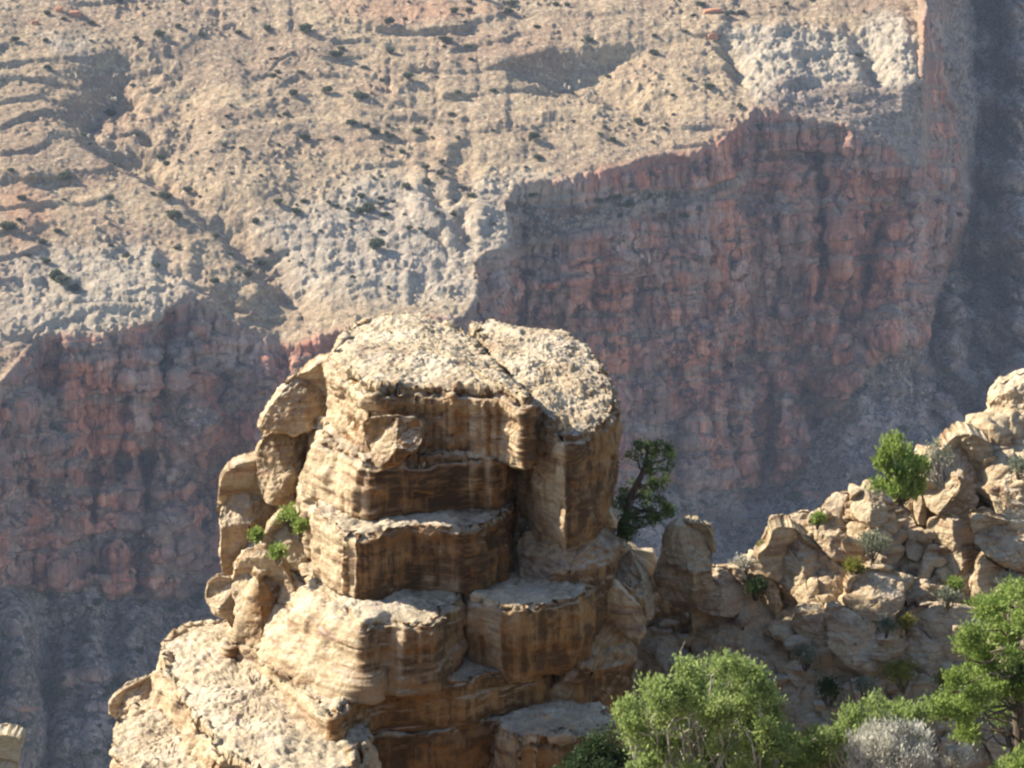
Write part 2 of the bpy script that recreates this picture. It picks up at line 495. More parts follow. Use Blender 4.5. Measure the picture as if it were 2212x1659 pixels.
    but = 11.0 * n2(130, 300, 2.2, 4) + 4.0 * n2(45, 120, 5.1, 3)
    but = but + groove([(368, 690), (352, 800), (342, 910), (322, 960), (318, 1100), (288, 1260)], 9, 9) + groove([(290, 830), (262, 920), (268, 1010)], 6, 6) \
        + groove([(352, 910), (330, 950), (300, 960)], 6, 6) - groove([(390, 760), (385, 900), (390, 1000), (380, 1240)], 34, 7) \
        + groove([(125, 735), (128, 800), (118, 850)], 6, 8) + groove([(1655, 300), (1668, 420), (1684, 520), (1690, 640)], 7, 6)  \
        + groove([(1768, 300), (1780, 460), (1770, 640)], 7, 6) + groove([(1900, 500), (1880, 600), (1865, 680)], 9, 8) + groove([(1775, 480), (1800, 620), (1830, 700)], 16, 9) \
        + groove([(1050, 592), (1090, 580), (1130, 592)], 10, 9) - groove([(1040, 640), (1200, 600)], 20, 3) + groove([(1290, 640), (1560, 600)], 5, 3) \
        + groove([(1560, 770), (1570, 900), (1580, 1000)], 8, 6) + groove([(1668, 800), (1662, 960), (1640, 1040)], 9, 8) + groove([(1740, 840), (1760, 920)], 14, 9) \
        - groove([(1700, 860), (1710, 1030)], 16, 7) - groove([(1610, 850), (1620, 1020)], 14, 6) - groove([(1840, 760), (1830, 880)], 20, 6) \
        + groove([(700, 800), (715, 1000), (690, 1240)], 12, 5) + groove([(60, 1000), (70, 1250)], 9, 5) + groove([(200, 960), (190, 1240)], 10, 5)
    but = but * (1 - 0.9 * poly([(1080, 370), (1500, 330), (1660, 230), (1690, 420), (1420, 580), (1100, 600)], 30))
    but = but * (0.15 + 0.85 * sstep(0, 110, Yp - rim2[None]))
    lr = lr + but / 1000.0 * np.clip(cl1 + cl2, 0, 1)
    dd = np.zeros(X.shape)
    for i in range(1, ny):
        dd[i] = dd[i - 1] * 0.97 + dinc[i - 1]
    dg = ridged(np.stack([(Yp.ravel() - 1.15 * (X.ravel() - 2000)) / 130, (X.ravel() + Yp.ravel()) / 420, 0 * X.ravel() + 2], 1), 4).reshape(X.shape)
    dg2 = n2(150, 90, 9.9, 4)
    lr = lr + (0.013 * dg + 0.02 * dg2) * right * (1 - cl1) + 0.006 * dg2 * talus * (1 - right)
    lr = lr + dd
    R = np.exp(lr)
    V = np.stack([R * np.sin(az), R * np.cos(az), -R * tph], 2).reshape(-1, 3)
    F = grid_faces(nx, ny)
    N = vnormals(V, F)
    c1 = np.clip(cl1 + cl2, 0, 1).ravel(); tp = top.ravel(); ta = (talus + bench).ravel()
    wpro = poly([(1020, 380), (1170, 385), (1230, 420), (1180, 540), (1020, 560)], 25)
    wh = np.maximum(white * top, 0.8 * wpro).ravel()
    c1w = 1 - 0.85 * wpro
    Q = V.copy()
    # cliff: vertical ribs, alcoves, joints
    ribs = ridged(np.stack([Q[:, 0] / 34, Q[:, 1] / 34, Q[:, 2] / 190], 1), 4)
    alco = fbm(np.stack([Q[:, 0] / 60, Q[:, 1] / 60, Q[:, 2] / 40], 1), 3)
    beds = perlin(np.stack([Q[:, 0] / 200, Q[:, 1] / 200, Q[:, 2] / 7.0], 1))
    w1, w2, wid = worley(np.stack([Q[:, 0] / 11, Q[:, 1] / 11, Q[:, 2] / 38], 1))
    fine = fbm(np.stack([Q[:, 0] / 5, Q[:, 1] / 5, Q[:, 2] / 12], 1), 4)
    dcl = 1.6 * ribs + 2.6 * alco + 1.6 * np.tanh(3 * beds) + 0.9 * np.tanh(3 * perlin(np.stack([Q[:, 0] / 90, Q[:, 1] / 90, Q[:, 2] / 2.6], 1))) + 3.2 * (wid - 0.5) - 2.2 * np.exp(-((w2 - w1) / 0.05) ** 2) + 1.7 * fine
    # slopes: gullies, rubble
    gul = ridged(Q / 42.0, 4) + 0.9 * fbm(np.stack([Q[:, 0] / 130, Q[:, 1] / 130, Q[:, 2] / 4.0], 1), 3)
    rub1, rub2, rid = worley(np.stack([Q[:, 0] / 2.6, Q[:, 1] / 2.6, Q[:, 2] / 2.6], 1))
    rfine = fbm(Q / 6.0, 5, 0.6)
    rubm = sstep(-0.1, 0.6, fbm(Q / 28.0, 3))
    tgul = ridged(np.stack([(Q[:, 0] + 0.5 * Q[:, 1]) / 38, (Q[:, 1] - 0.5 * Q[:, 0]) / 140, 0 * Q[:, 2]], 1), 4)
    dsl = 0.55 * gul * (1 - ta) + (3.2 * fbm(Q / 34.0, 4) + 0.9 * tgul) * ta + (0.55 + 0.6 * ta) * rfine + (0.6 + 1.5 * rubm) * np.maximum(0.45 - rub1, 0) * 2.2 * (rid > 0.45)
    lump1, lump2, lid = worley(np.stack([Q[:, 0] / 9, Q[:, 1] / 9, Q[:, 2] / 9], 1))
    dwh = 0.7 * np.maximum(0.75 - lump1, 0) + 1.2 * rfine + 1.3 * (lid - .5) * sstep(-.2, .4, fbm(Q / 30.0 + 5, 2))
    V[:, 2] -= (hollow * top).ravel()
    rimfade = (0.35 + 0.65 * sstep(0, 60, Yp - rim2[None])).ravel()
    fr = Q[:, 2] / 6.5 + 0.8 * fbm(Q / 60.0, 3); fr = fr - np.floor(fr)
    terr = 1.5 * sstep(0.0, 0.14, fr) * (1 - fr) * sstep(-0.1, 0.35, fbm(Q / 75.0 + 11, 3)) * tp
    dsl = dsl + terr
    D = c1 * dcl * rimfade + (1 - c1) * dsl + wh * dwh * np.where(X.ravel() < 1250, 0.35, 0.8)
    V = V + N * D[:, None]
    o = link("canyon_slope", V, F, M_CANYON, attrs={"cliff": (c1w * np.clip(c1x + cl2, 0, 1)).ravel(), "talus": tax.ravel(), "white": wh, "red": (red * np.clip(top + cl2, 0, 1)).ravel(),
                                               "beds": fbm(np.stack([X.ravel() / 900, 0 * X.ravel(), Q[:, 2] / 9.0], 1), 4)}, origin=(0, 0, 0))
    tag(o, kind="structure")
    return xs, ys, V.reshape(ny, nx, 3)

def canyon_mat():
    t = NT("canyon_rock")
    cliff, tal, white, red = t.attr("cliff"), t.attr("talus"), t.attr("white"), t.attr("red")
    # upper slope: tan earth and rubble
    n1 = t.noise(0.012, 5, 0.6)
    slope = t.ramp(n1, [(0.36, (0.34, 0.225, 0.145)), (0.46, (0.39, 0.284, 0.182)), (0.55, (0.455, 0.336, 0.205)), (0.66, (0.38, 0.25, 0.16))])
    slope = t.mix(t.math('MULTIPLY', t.ramp(t.noise(1.0, 6, 0.7, t.pos((0.004, 0.004, 0.16))), [(0.50, 0.0), (0.60, 1.0)]), 0.45), slope, (0.26, 0.18, 0.125))
    slope = t.mix(t.ramp(t.noise(0.33, 6, 0.75), [(0.47, 0.0), (0.59, 0.75)]), slope, (0.18, 0.135, 0.095))
    slope = t.mix(t.ramp(t.noise(0.5, 4, 0.7), [(0.55, 0.0), (0.64, 0.85)]), slope, (0.60, 0.49, 0.34))
    slope = t.mix(t.math('MULTIPLY', red, t.ramp(t.noise(0.02, 5, 0.7), [(0.35, 0.1), (0.6, 0.75)])), slope, (0.42, 0.20, 0.12))
    wcol = t.ramp(t.noise(0.22, 6, 0.7), [(0.36, (0.28, 0.25, 0.20)), (0.5, (0.50, 0.45, 0.365)), (0.65, (0.66, 0.60, 0.49))])
    slope = t.mix(t.math('MULTIPLY', white, 0.52), slope, wcol)
    # talus in the canyon
    tcol = t.ramp(t.noise(0.035, 6, 0.7), [(0.38, (0.17, 0.13, 0.11)), (0.48, (0.27, 0.21, 0.18)), (0.56, (0.33, 0.27, 0.23)), (0.66, (0.27, 0.155, 0.11))])
    tcol = t.mix(t.ramp(t.noise(0.28, 5, 0.75), [(0.47, 0.0), (0.55, 0.85)]), tcol, (0.05, 0.05, 0.042))
    tcol = t.mix(t.ramp(t.noise(0.55, 3, 0.6), [(0.56, 0.0), (0.64, 0.8)]), tcol, (0.42, 0.34, 0.29))
    # cliff: red and grey with streaks
    st2 = t.noise(1.0, 5, 0.7, t.pos((0.55, 0.55, 0.035)))
    st = t.noise(1.0, 7, 0.68, t.pos((0.16, 0.16, 0.010)))
    pt = t.noise(0.03, 6, 0.65, t.pos((1, 1, 0.55)))
    ccol = t.ramp(st, [(0.36, (0.07, 0.045, 0.04)), (0.43, (0.27, 0.115, 0.075)), (0.51, (0.48, 0.19, 0.115)), (0.58, (0.58, 0.28, 0.175)), (0.66, (0.34, 0.185, 0.135))])
    ccol = t.mix(t.ramp(pt, [(0.46, 0.0), (0.54, 0.75)]), ccol, (0.27, 0.19, 0.155))
    ccol = t.mix(t.ramp(t.noise(0.022, 6, 0.7), [(0.50, 0.0), (0.57, 0.55)]), ccol, (0.50, 0.20, 0.12))
    ccol = t.mix(t.ramp(t.noise(0.028, 6, 0.7, t.pos((1, 1, 0.6), (0.5, 0.2, 0))), [(0.52, 0.0), (0.59, 0.75)]), ccol, (0.44, 0.32, 0.25))
    ccol = t.mix(t.ramp(t.noise(0.12, 5, 0.7), [(0.55, 0.0), (0.61, 0.85)]), ccol, (0.05, 0.045, 0.045))
    ccol = t.mix(t.math('MULTIPLY', t.ramp(t.attr("beds"), [(0.18, 0.0), (0.30, 1.0)]), 0.3), ccol, (0.13, 0.09, 0.08))
    ccol = t.mix(t.math('MULTIPLY', red, 0.6), ccol, (0.42, 0.17, 0.11))
    ccol = t.mix(1.0, ccol, (1.22, 1.22, 1.24), 'MULTIPLY')
    tcol = t.mix(1.0, tcol, (1.2, 1.15, 1.12), 'MULTIPLY')
    c = t.mix(tal, slope, tcol)
    c = t.mix(cliff, c, ccol)
    c = t.mix(t.math('MULTIPLY', cliff, 0.8), c, t.ramp(st2, [(0.36, 0.55), (0.5, 0.98), (0.64, 1.3)]), 'MULTIPLY')
    h = t.math('ADD', t.noise(0.35, 8, 0.72), t.math('MULTIPLY', st, t.math('MULTIPLY', cliff, 1.5)))
    return t.done(c, t.bump(h, 2.6, 0.9))
M_CANYON = canyon_mat()
CX, CY, CV = build_canyon()
def canyon_pt(px, py):
    return CV[int(np.argmin(np.abs(CY - py))), int(np.argmin(np.abs(CX - px)))]

# ------------------------------------------------------------------ canyon floor and the near hillside under the camera
def floor_mat():
    t = NT("canyon_floor_earth")
    c = t.ramp(t.noise(0.03, 6, 0.65), [(0.35, (0.20, 0.15, 0.11)), (0.6, (0.30, 0.23, 0.16))])
    return t.done(c, t.bump(t.noise(0.2, 6, 0.7), 1.0))
zfloor = float(CV[:, :, 2].min()) - 3
xx, yy = np.meshgrid(np.linspace(-900, 900, 40), np.linspace(30, 1900, 40))
fl = np.stack([xx.ravel(), yy.ravel(), np.full(xx.size, zfloor)], 1)
tag(link("canyon_floor", fl, grid_faces(40, 40), floor_mat(), origin=(0, 0, zfloor)), kind="structure")
# ------------------------------------------------------------------ rock builders
def rock_disp(V, N, s=1.0, strata=1.0, block=1.0, seed=0.0):
    """metre-scale weathering: lumps, bedding grooves, joints and grit"""
    P = V + seed
    hz = 1 - np.abs(N[:, 2])
    d = 0.09 * s * fbm(P * 0.75 / s, 3)
    w = fbm(P * 0.5, 2) * 0.10
    zz = P[:, 2] + w
    o = np.zeros_like(zz)
    bed = perlin(np.stack([P[:, 0] * 0.12, P[:, 1] * 0.12, zz * 3.1], 1)) + 0.7 * perlin(np.stack([P[:, 0] * 0.25, P[:, 1] * 0.25, zz * 8.0], 1))
    d += strata * 0.055 * bed * hz
    f1, f2, cid = worley(np.stack([P[:, 0] * 0.95 / s, P[:, 1] * 0.95 / s, zz * 1.25 / s], 1))
    vz = 0.25 + 0.75 * hz
    d += block * s * vz * (0.12 * (cid - 0.5) - 0.06 * np.exp(-((f2 - f1) / 0.035) ** 2))
    g1, g2, gid = worley(P * 3.4 / s)
    d += block * s * 0.04 * (gid - 0.5) * vz + (1 - vz) * (0.032 * fbm(P * 6.0, 4, 0.65) + 0.06 * fbm(P * 1.7, 3, 0.6))
    d += 0.040 * s * fbm(P * 3.2, 4, 0.6) + 0.018 * fbm(P * 11.0, 3, 0.6)
    return d

def stain_shade_of(V, N):
    """staining plus painted-in shade on faces turned near right; left faces freshly broken"""
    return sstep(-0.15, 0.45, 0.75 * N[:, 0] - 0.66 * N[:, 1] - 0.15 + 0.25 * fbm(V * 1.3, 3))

def resample(P, M, round_it=1):
    P = np.asarray(P, float)
    for _ in range(round_it):
        Q = np.roll(P, -1, 0)
        P = np.stack([P * 0.82 + Q * 0.18, P * 0.18 + Q * 0.82], 1).reshape(-1, P.shape[1])
    C = np.vstack([P, P[:1]])
    L = np.concatenate([[0], np.cumsum(np.linalg.norm(np.diff(C, axis=0), axis=1))])
    t = np.linspace(0, L[-1], M, endpoint=False)
    return np.stack([np.interp(t, L, C[:, k]) for k in range(C.shape[1])], 1)

def slab(name, mat, plan, zbot, parent, z=None, prof=None, M=360, K=46, KC=70, seed=0.0, s=1.0, strata=1.0, block=1.0, dome=0.12, shift=(0, 0), batter=0.0):
    """a bed of rock: plan outline (image points on its lip plane), extruded down to zbot with an offset profile"""
    pts = []
    for p in plan:
        if len(p) == 2:
            pts.append(at_z(p[0], p[1], z))
        elif p[1] is None:                           # direction px at depth Y, on plane z
            zz = z
            q = at(p[0], 829.5, p[2]); pts.append(np.array([q[0], p[2], zz]))
        else:
            q = at(p[0], p[1], p[2])
            if z is not None: q[2] = z
            pts.append(q)
    pts = np.array(pts)
    area = 0.5 * np.sum(pts[:, 0] * np.roll(pts[:, 1], -1) - np.roll(pts[:, 0], -1) * pts[:, 1])
    if area < 0: pts = pts[::-1]
    B = resample(pts, M)
    tg = np.roll(B, -2, 0) - np.roll(B, 2, 0)
    nrm = np.stack([tg[:, 1], -tg[:, 0]], 1)
    nrm /= np.maximum(np.linalg.norm(nrm, axis=1), 1e-9)[:, None]
    for _ in range(3):
        nrm = (np.roll(nrm, 1, 0) + nrm + np.roll(nrm, -1, 0)) / 3
    pp = B[:, :3].copy() + seed * 1.3
    jag = np.round(2.2 * perlin(pp * 1.15)) / 2.2 * 0.13 + 0.05 * np.round(2 * perlin(pp * 3.1 + 7)) / 2
    B0 = B.copy()
    B[:, :2] += nrm * jag[:, None]
    prof = prof or [(0, -0.02), (0.08, 0.04), (0.5, 0.06), (0.9, 0.0), (1, -0.05)]
    pt = np.array(prof)
    cen = B.mean(0); zc = B[:, 2].mean()
    rows = []
    for q in np.linspace(0.0005, 1, KC) ** 0.8:       # top, from the middle outwards
        r = cen + (B0 - cen) * q + (B - B0) * q ** 14
        r[:, 2] = cen[2] + (B[:, 2] - cen[2]) * q + dome * (1 - q ** 2.5)
        rows.append(r)
    wl = sstep(0.15, 0.65, -nrm[:, 0]) * sstep(-0.2, 0.5, -nrm[:, 1])
    for _ in range(24):
        wl = (np.roll(wl, 2) + np.roll(wl, -2) + np.roll(wl, 5) + np.roll(wl, -5)) / 4
    for t in np.linspace(0.015, 1, K):
        off = np.interp(t, pt[:, 0], pt[:, 1])
        r = B.copy()
        r[:, :2] += nrm * (off + batter * t * wl)[:, None]
        r[:, 0] += shift[0] * t; r[:, 1] += shift[1] * t
        r[:, 2] = B[:, 2] * (1 - t) + zbot * t
        rows.append(r)
    lipm = np.concatenate([np.full(M, sstep(0.93, 1.0, q)) for q in np.linspace(0.0005, 1, KC) ** 0.8] + [np.full(M, 1 - sstep(0.02, 0.16, t)) for t in np.linspace(0.015, 1, K)] + [np.zeros(M)] * 4)
    bottom = rows[-1]
    bc = bottom.mean(0)
    for q in (0.8, 0.5, 0.2, 0.03):
        rows.append(bc + (bottom - bc) * q)
    V = np.concatenate(rows)
    F = grid_faces(M, len(rows), wrap=True)[:, ::-1]
    N = vnormals(V, F)
    if np.sum(N[:M * 5, 2]) < 0:
        F = F[:, ::-1]; N = -N
    st = stain_shade_of(V, N)
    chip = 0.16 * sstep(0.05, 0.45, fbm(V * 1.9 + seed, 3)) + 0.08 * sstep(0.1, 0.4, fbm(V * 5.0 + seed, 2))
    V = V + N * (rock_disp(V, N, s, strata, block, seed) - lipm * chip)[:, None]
    return link(name, V, F, mat, parent, attrs={'stain_shade': st})

def outline_rock(name, mat, pts, Y, thick, parent=None, label=None, cat="rock", group=None, lean=0.25, M=200, K=46, seed=None, s=0.7, power=4.0,
                 strata=0.7, block=0.6, skew=0.0):
    """a boulder whose silhouette follows pts; blocky front and back, leaning back by `lean` metres per metre of height"""
    seed = rng.random() * 90 if seed is None else seed
    P = np.array([at(p[0], p[1], p[2] if len(p) > 2 else Y) for p in pts])[:, [0, 2, 1]]
    B = resample(P, M, 1)
    yb = B[:, 2]; ym = yb.mean(); B = B[:, :2]
    c = 0.5 * (B.min(0) + B.max(0)) * 0.5 + B.mean(0) * 0.5
    lo = B[:, 1].min()
    fr = np.random.default_rng(int(seed * 1000) + 1)
    facets = [(fr.uniform(0.75, 1.05), fr.uniform(-1.1, 1.1), fr.uniform(-1.2, 0.4)) for _ in range(7)]
    rows = []
    for sgn in (-1, 1):
        qs = np.sin(np.linspace(0.02, 1, K) * math.pi / 2)
        qs = qs if sgn < 0 else qs[::-1][1:]
        for q in qs:
            r = c + (B - c) * q
            tk = thick * (1 - q ** power) ** (1 / power)
            for (fo, fx, fz) in facets:
                tk = np.minimum(tk, np.maximum(thick * fo + fx * (r[:, 0] - c[0]) + fz * (r[:, 1] - c[1]), 0.02 + 0.3 * thick * (1 - q)))
            y = yb * q + ym * (1 - q) + sgn * tk
            y = y + lean * (r[:, 1] - lo) * (1 if sgn < 0 else 0.3) + skew * (r[:, 0] - c[0])
            rows.append(np.stack([r[:, 0], np.broadcast_to(y, len(r)), r[:, 1]], 1))
    V = np.concatenate(rows)
    F = grid_faces(M, len(rows), wrap=True)
    N = vnormals(V, F)
    if np.sum(N[:M * 5, 1]) > 0:
        F = F[:, ::-1]; N = -N
    st = stain_shade_of(V, N)
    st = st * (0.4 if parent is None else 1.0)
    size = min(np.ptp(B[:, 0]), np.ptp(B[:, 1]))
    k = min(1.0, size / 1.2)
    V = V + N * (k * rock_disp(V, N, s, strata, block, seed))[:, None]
    o = link(name, V, F, mat, parent, attrs={'stain_shade': st})
    if label: tag(o, label, cat, group)
    return o

_bm = bmesh.new(); bmesh.ops.create_icosphere(_bm, subdivisions=5, radius=1.0)
_bm.verts.ensure_lookup_table()
ICO_V = np.array([v.co[:] for v in _bm.verts]); ICO_F = np.array([[v.index for v in f.verts] for f in _bm.faces]); _bm.free()
_bm = bmesh.new(); bmesh.ops.create_icosphere(_bm, subdivisions=3, radius=1.0)
ICO3_V = np.array([v.co[:] for v in _bm.verts]); ICO3_F = np.array([[v.index for v in f.verts] for f in _bm.faces]); _bm.free()
def boulder(name, mat, box, Y, label=None, cat="boulder", group=None, depth=0.8, seed=None, sharp=14, planes=13, lowres=False, parent=None):
    """faceted boulder filling the picture box (x0,y0,x1,y1) at depth Y"""
    r_ = np.random.default_rng(int(rng.integers(1e9)) if seed is None else seed)
    D, F = (ICO3_V, ICO3_F) if lowres else (ICO_V, ICO_F)
    n = r_.normal(size=(planes, 3)); n /= np.linalg.norm(n, axis=1)[:, None]
    n = np.vstack([n, [[0, 0, 1], [0, 0, -1], [0.2, -1, 0.1], [-1, -.1, 0.1], [1, 0.1, 0.1]]])
    n /= np.linalg.norm(n, axis=1)[:, None]
    d = r_.uniform(0.72, 1.05, len(n))
    q = np.maximum(D @ n.T, 0) / d
    r = (q ** sharp).sum(1) ** (-1.0 / sharp)
    V = D * r[:, None]
    V -= 0.5 * (V.min(0) + V.max(0))
    V /= np.ptp(V, axis=0) * 0.5
    x0, y0, x1, y1 = box
    a = at(x0, (y0 + y1) / 2, Y); b = at(x1, (y0 + y1) / 2, Y)
    tpt = at((x0 + x1) / 2, y0, Y); bpt = at((x0 + x1) / 2, y1, Y)
    Wd = b[0] - a[0]; Hi = tpt[2] - bpt[2]
    Dp = depth * Wd
    H = max(Hi - 0.30 * Dp * 0.8, 0.45 * Hi)
    V *= np.array([Wd / 2, Dp / 2, H / 2])
    c = at((x0 + x1) / 2, (y0 + y1) / 2, Y)
    V += c
    N = vnormals(V, F)
    k = min(1.0, min(Wd, H) / 1.1)
    s = 0.6
    st = stain_shade_of(V, N)
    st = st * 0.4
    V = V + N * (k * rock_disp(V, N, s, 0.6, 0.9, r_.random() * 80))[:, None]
    o = link(name, V, F, mat, parent, attrs={'stain_shade': st})
    if label: tag(o, label, cat, group)
    return o

# ------------------------------------------------------------------ the rock pinnacle
zc = zat(848, 54.6)
z1 = zat(985, 54.8)
z2 = zat(1092, 55.0)
z3 = zat(1268, 54.0)
z4 = zat(1480, 52.2)
z5 = zat(1635, 50.9)
PIN = empty("rock_pinnacle", (0, 56, -25), "tall layered sandstone pinnacle with a cracked flat cap standing out over the canyon", "rock pinnacle")

slab("cap_block", M_ROCK, [(774, 694), (727, 730), (719, 768), (772, 822), (803, 839), (845, 840), (894, 838), (942, 842), (1032, 844), (1102, 852), (1142, 872),
                           (1136, 848), (1066, 784), (1050, 762), (1003, 716), (914, 682), (859, 685)], z1, PIN, z=zc,
     prof=[(0, -0.10), (0.08, 0.10), (0.2, 0.12), (0.32, 0.0), (0.55, -0.03), (0.8, 0.0), (1, -0.08)], seed=3, M=460, K=70, KC=80, dome=0.22, batter=0.30, block=0.7)
slab("cap_block", M_ROCK, [(1008, 695, 60.2), (1078, 686, 60.6), (1102, 700, 60.4), (1206, 712, 60.0), (1258, 744, 59.0), (1312, 800, 57.4), (1336, 853, 56.0), (1318, 895, 55.0), (1285, 930, 54.2), (1250, 944, 53.8), (1214, 938, 53.7), (1182, 902, 54.4), (1150, 868, 55.2), (1078, 790, 57.2), (1060, 766, 58.0), (1010, 722, 59.4)],
     zat(1172, 54.4), PIN, prof=[(0, -0.06), (0.06, 0.08), (0.25, 0.05), (0.55, 0.0), (0.85, -0.04), (1, -0.16)], seed=9, M=460, K=90, KC=80, dome=0.16, strata=0.6, block=0.5)
outline_rock("jutting_block", M_ORANGE, [(784, 906), (840, 898), (912, 904), (912, 958), (862, 994), (818, 1002), (786, 940)], 54.45, 0.5, parent=PIN, lean=0.05, seed=5, s=0.5, power=5)
slab("dark_bed", M_DARK, [(694, 952), (740, 975), (788, 1003), (824, 1004), (960, 992), (1060, 990), (1094, 987), (1108, None, 55.3), (1106, None, 61), (760, None, 62.5), (690, None, 60)],
     z2, PIN, z=z1 + 0.02, prof=[(0, -0.06), (0.12, 0.04), (0.5, 0.06), (0.9, -0.04), (1, -0.12)], seed=12, block=0.45, batter=0.55)
outline_rock("left_flank", M_ROCK, [(720, 775, 57.50), (765, 812, 56.10), (800, 842, 55.20), (796, 900, 54.90), (786, 945, 54.80), (812, 1000, 54.70), (792, 1045, 54.70), (778, 1100, 54.50), (764, 1160, 54.10),
             (735, 1235, 54.40), (700, 1190, 55.30), (658, 1130, 56.70), (650, 1060, 57.00), (655, 1008, 57.00), (690, 962, 56.70), (704, 900, 57.10), (717, 842, 57.50)], 55.4, 0.55, parent=PIN, lean=0.0, seed=16, s=0.8, power=4, M=360, K=70, block=0.6)
outline_rock("side_block", M_DARK, [(1136, 985, 56), (1158, 955, 55.8), (1210, 980, 54.9), (1228, 1100, 54.6), (1222, 1168, 54.5), (1176, 1172, 55.2), (1142, 1160, 55.6), (1132, 1080, 56)], 55.3, 0.5, parent=PIN, lean=0.0, seed=18, s=0.7)
slab("ledge_bed", M_DARK, [(652, 1062), (700, 1112), (762, 1158), (800, 1156), (841, 1142), (883, 1133), (1015, 1142), (1067, 1126), (1108, 1110), (1110, None, 61), (690, None, 63)],
     z3, PIN, z=z2 + 0.02, prof=[(0, -0.04), (0.06, 0.04), (0.35, 0.03), (0.8, -0.03), (0.93, 0.0), (1, -0.10)], seed=21, dome=0.05, M=420, K=64, block=0.35, batter=0.12)
slab("ledge_bed", M_ROCK, [(556, 1250), (566, 1220), (590, 1206), (640, 1225), (717, 1295), (784, 1349), (812, 1340), (888, 1343), (940, 1340), (954, 1320), (1004, 1282),
                           (1004, None, 60), (700, None, 63), (520, None, 61)],
     z4, PIN, z=z3 + 0.02, prof=[(0, -0.05), (0.05, 0.05), (0.3, 0.10), (0.45, 0.02), (0.75, 0.06), (1, 0.0)], seed=26, dome=0.05, M=460, K=80, block=0.4, batter=1.4)
slab("ledge_bed", M_ORANGE, [(972, None, 54.7), (1010, 1287), (1050, 1294), (1111, 1313), (1178, 1304), (1260, 1292), (1320, None, 55.2), (1300, None, 61), (972, None, 61)],
     zat(1488, 52.6), PIN, z=z3 + 0.03, prof=[(0, -0.04), (0.06, 0.04), (0.5, 0.06), (0.85, -0.05), (1, -0.2)], seed=28, dome=0.04, M=320, K=64, block=0.3, strata=0.5)
slab("ledge_bed", M_ORANGE, [(494, 1384), (520, 1378), (560, 1400), (613, 1447), (674, 1515), (719, 1550), (756, 1512), (800, 1486), (900, 1480), (1000, 1466), (1100, 1446), (1180, 1425), (1200, None, 56), (1100, None, 61), (520, None, 61)],
     z5, PIN, z=z4 + 0.02, prof=[(0, -0.04), (0.08, 0.05), (0.3, 0.02), (0.5, 0.12), (0.9, 0.1), (1, 0.0)], seed=33, dome=0.05, M=480, K=64, block=0.4, batter=0.4)
slab("base_bed", M_PALE, [(338, 1442), (350, 1398), (369, 1364), (415, 1343), (470, 1338), (600, 1400), (800, 1560), (790, 1650), (700, 1690), (560, 1680), (482, 1642), (412, 1546)],
     -23.8, PIN, z=zat(1440, 54.6), prof=[(0, -0.15), (0.06, 0.05), (0.2, 0.15), (0.3, 0.05), (0.6, 0.3), (1, 0.5)], seed=37, dome=0.15, M=420, K=70, block=0.5)
slab("base_bed", M_ORANGE, [(640, None, 51.6), (690, None, 51.0), (800, None, 51.75), (960, None, 52.1), (1040, None, 52.7), (1250, None, 53.2), (1330, None, 54.0), (1330, None, 61), (500, None, 61), (560, None, 53)],
     -25.0, PIN, z=z5 + 0.02, prof=[(0, -0.05), (0.05, 0.05), (0.3, 0.0), (1, 0.3)], seed=41, dome=0.03, M=420, K=60, block=0.35)
slab("base_bed", M_ROCK, [(240, 1605), (252, 1560), (300, 1525), (345, 1468), (420, 1500), (560, 1690), (420, 1760), (280, 1720)],
     -25.0, PIN, z=zat(1560, 53.6), prof=[(0, -0.15), (0.1, 0.05), (0.3, 0.12), (1, 0.4)], seed=44, dome=0.2, M=360, K=60)
slab("lower_shelf", M_ORANGE, [(1066, 1545), (1130, 1532), (1200, 1500), (1300, 1520), (1345, 1560), (1300, 1590), (1200, 1592), (1120, 1588), (1080, 1570)],
     -25.0, PIN, z=zat(1560, 52.6), prof=[(0, -0.06), (0.06, 0.05), (0.3, 0.02), (1, 0.05)], seed=47, dome=0.12, M=320, K=60, block=0.7)
outline_rock("rounded_end", M_ROCK, [(498, 1252), (518, 1222), (560, 1203), (610, 1222), (640, 1280), (620, 1350), (575, 1410), (540, 1400), (502, 1345)], 54.7, 0.75, parent=PIN, lean=0.4, skew=-0.4, seed=61, s=0.8)
outline_rock("rear_mass", M_ROCK, [(575, 900), (640, 830), (730, 780), (760, 1000), (740, 1250), (600, 1300), (480, 1280), (484, 1060), (560, 1020)], 59.6, 0.8, parent=PIN, lean=0.2, seed=63, s=1.0)
outline_rock("shoulder", M_ROCK, [(1115, 1180), (1140, 1158), (1240, 1165), (1280, 1120), (1318, 1108), (1332, 1150), (1330, 1240), (1290, 1290), (1200, 1300), (1150, 1270), (1120, 1240)],
             54.9, 1.3, parent=PIN, lean=0.4, seed=50, s=0.9)
outline_rock("shoulder", M_ORANGE, [(1190, 1290), (1260, 1280), (1330, 1270), (1400, 1330), (1370, 1430), (1340, 1560), (1240, 1580), (1150, 1540), (1160, 1490), (1220, 1430), (1235, 1360)],
             54.3, 1.5, parent=PIN, lean=0.25, seed=52, s=0.9)

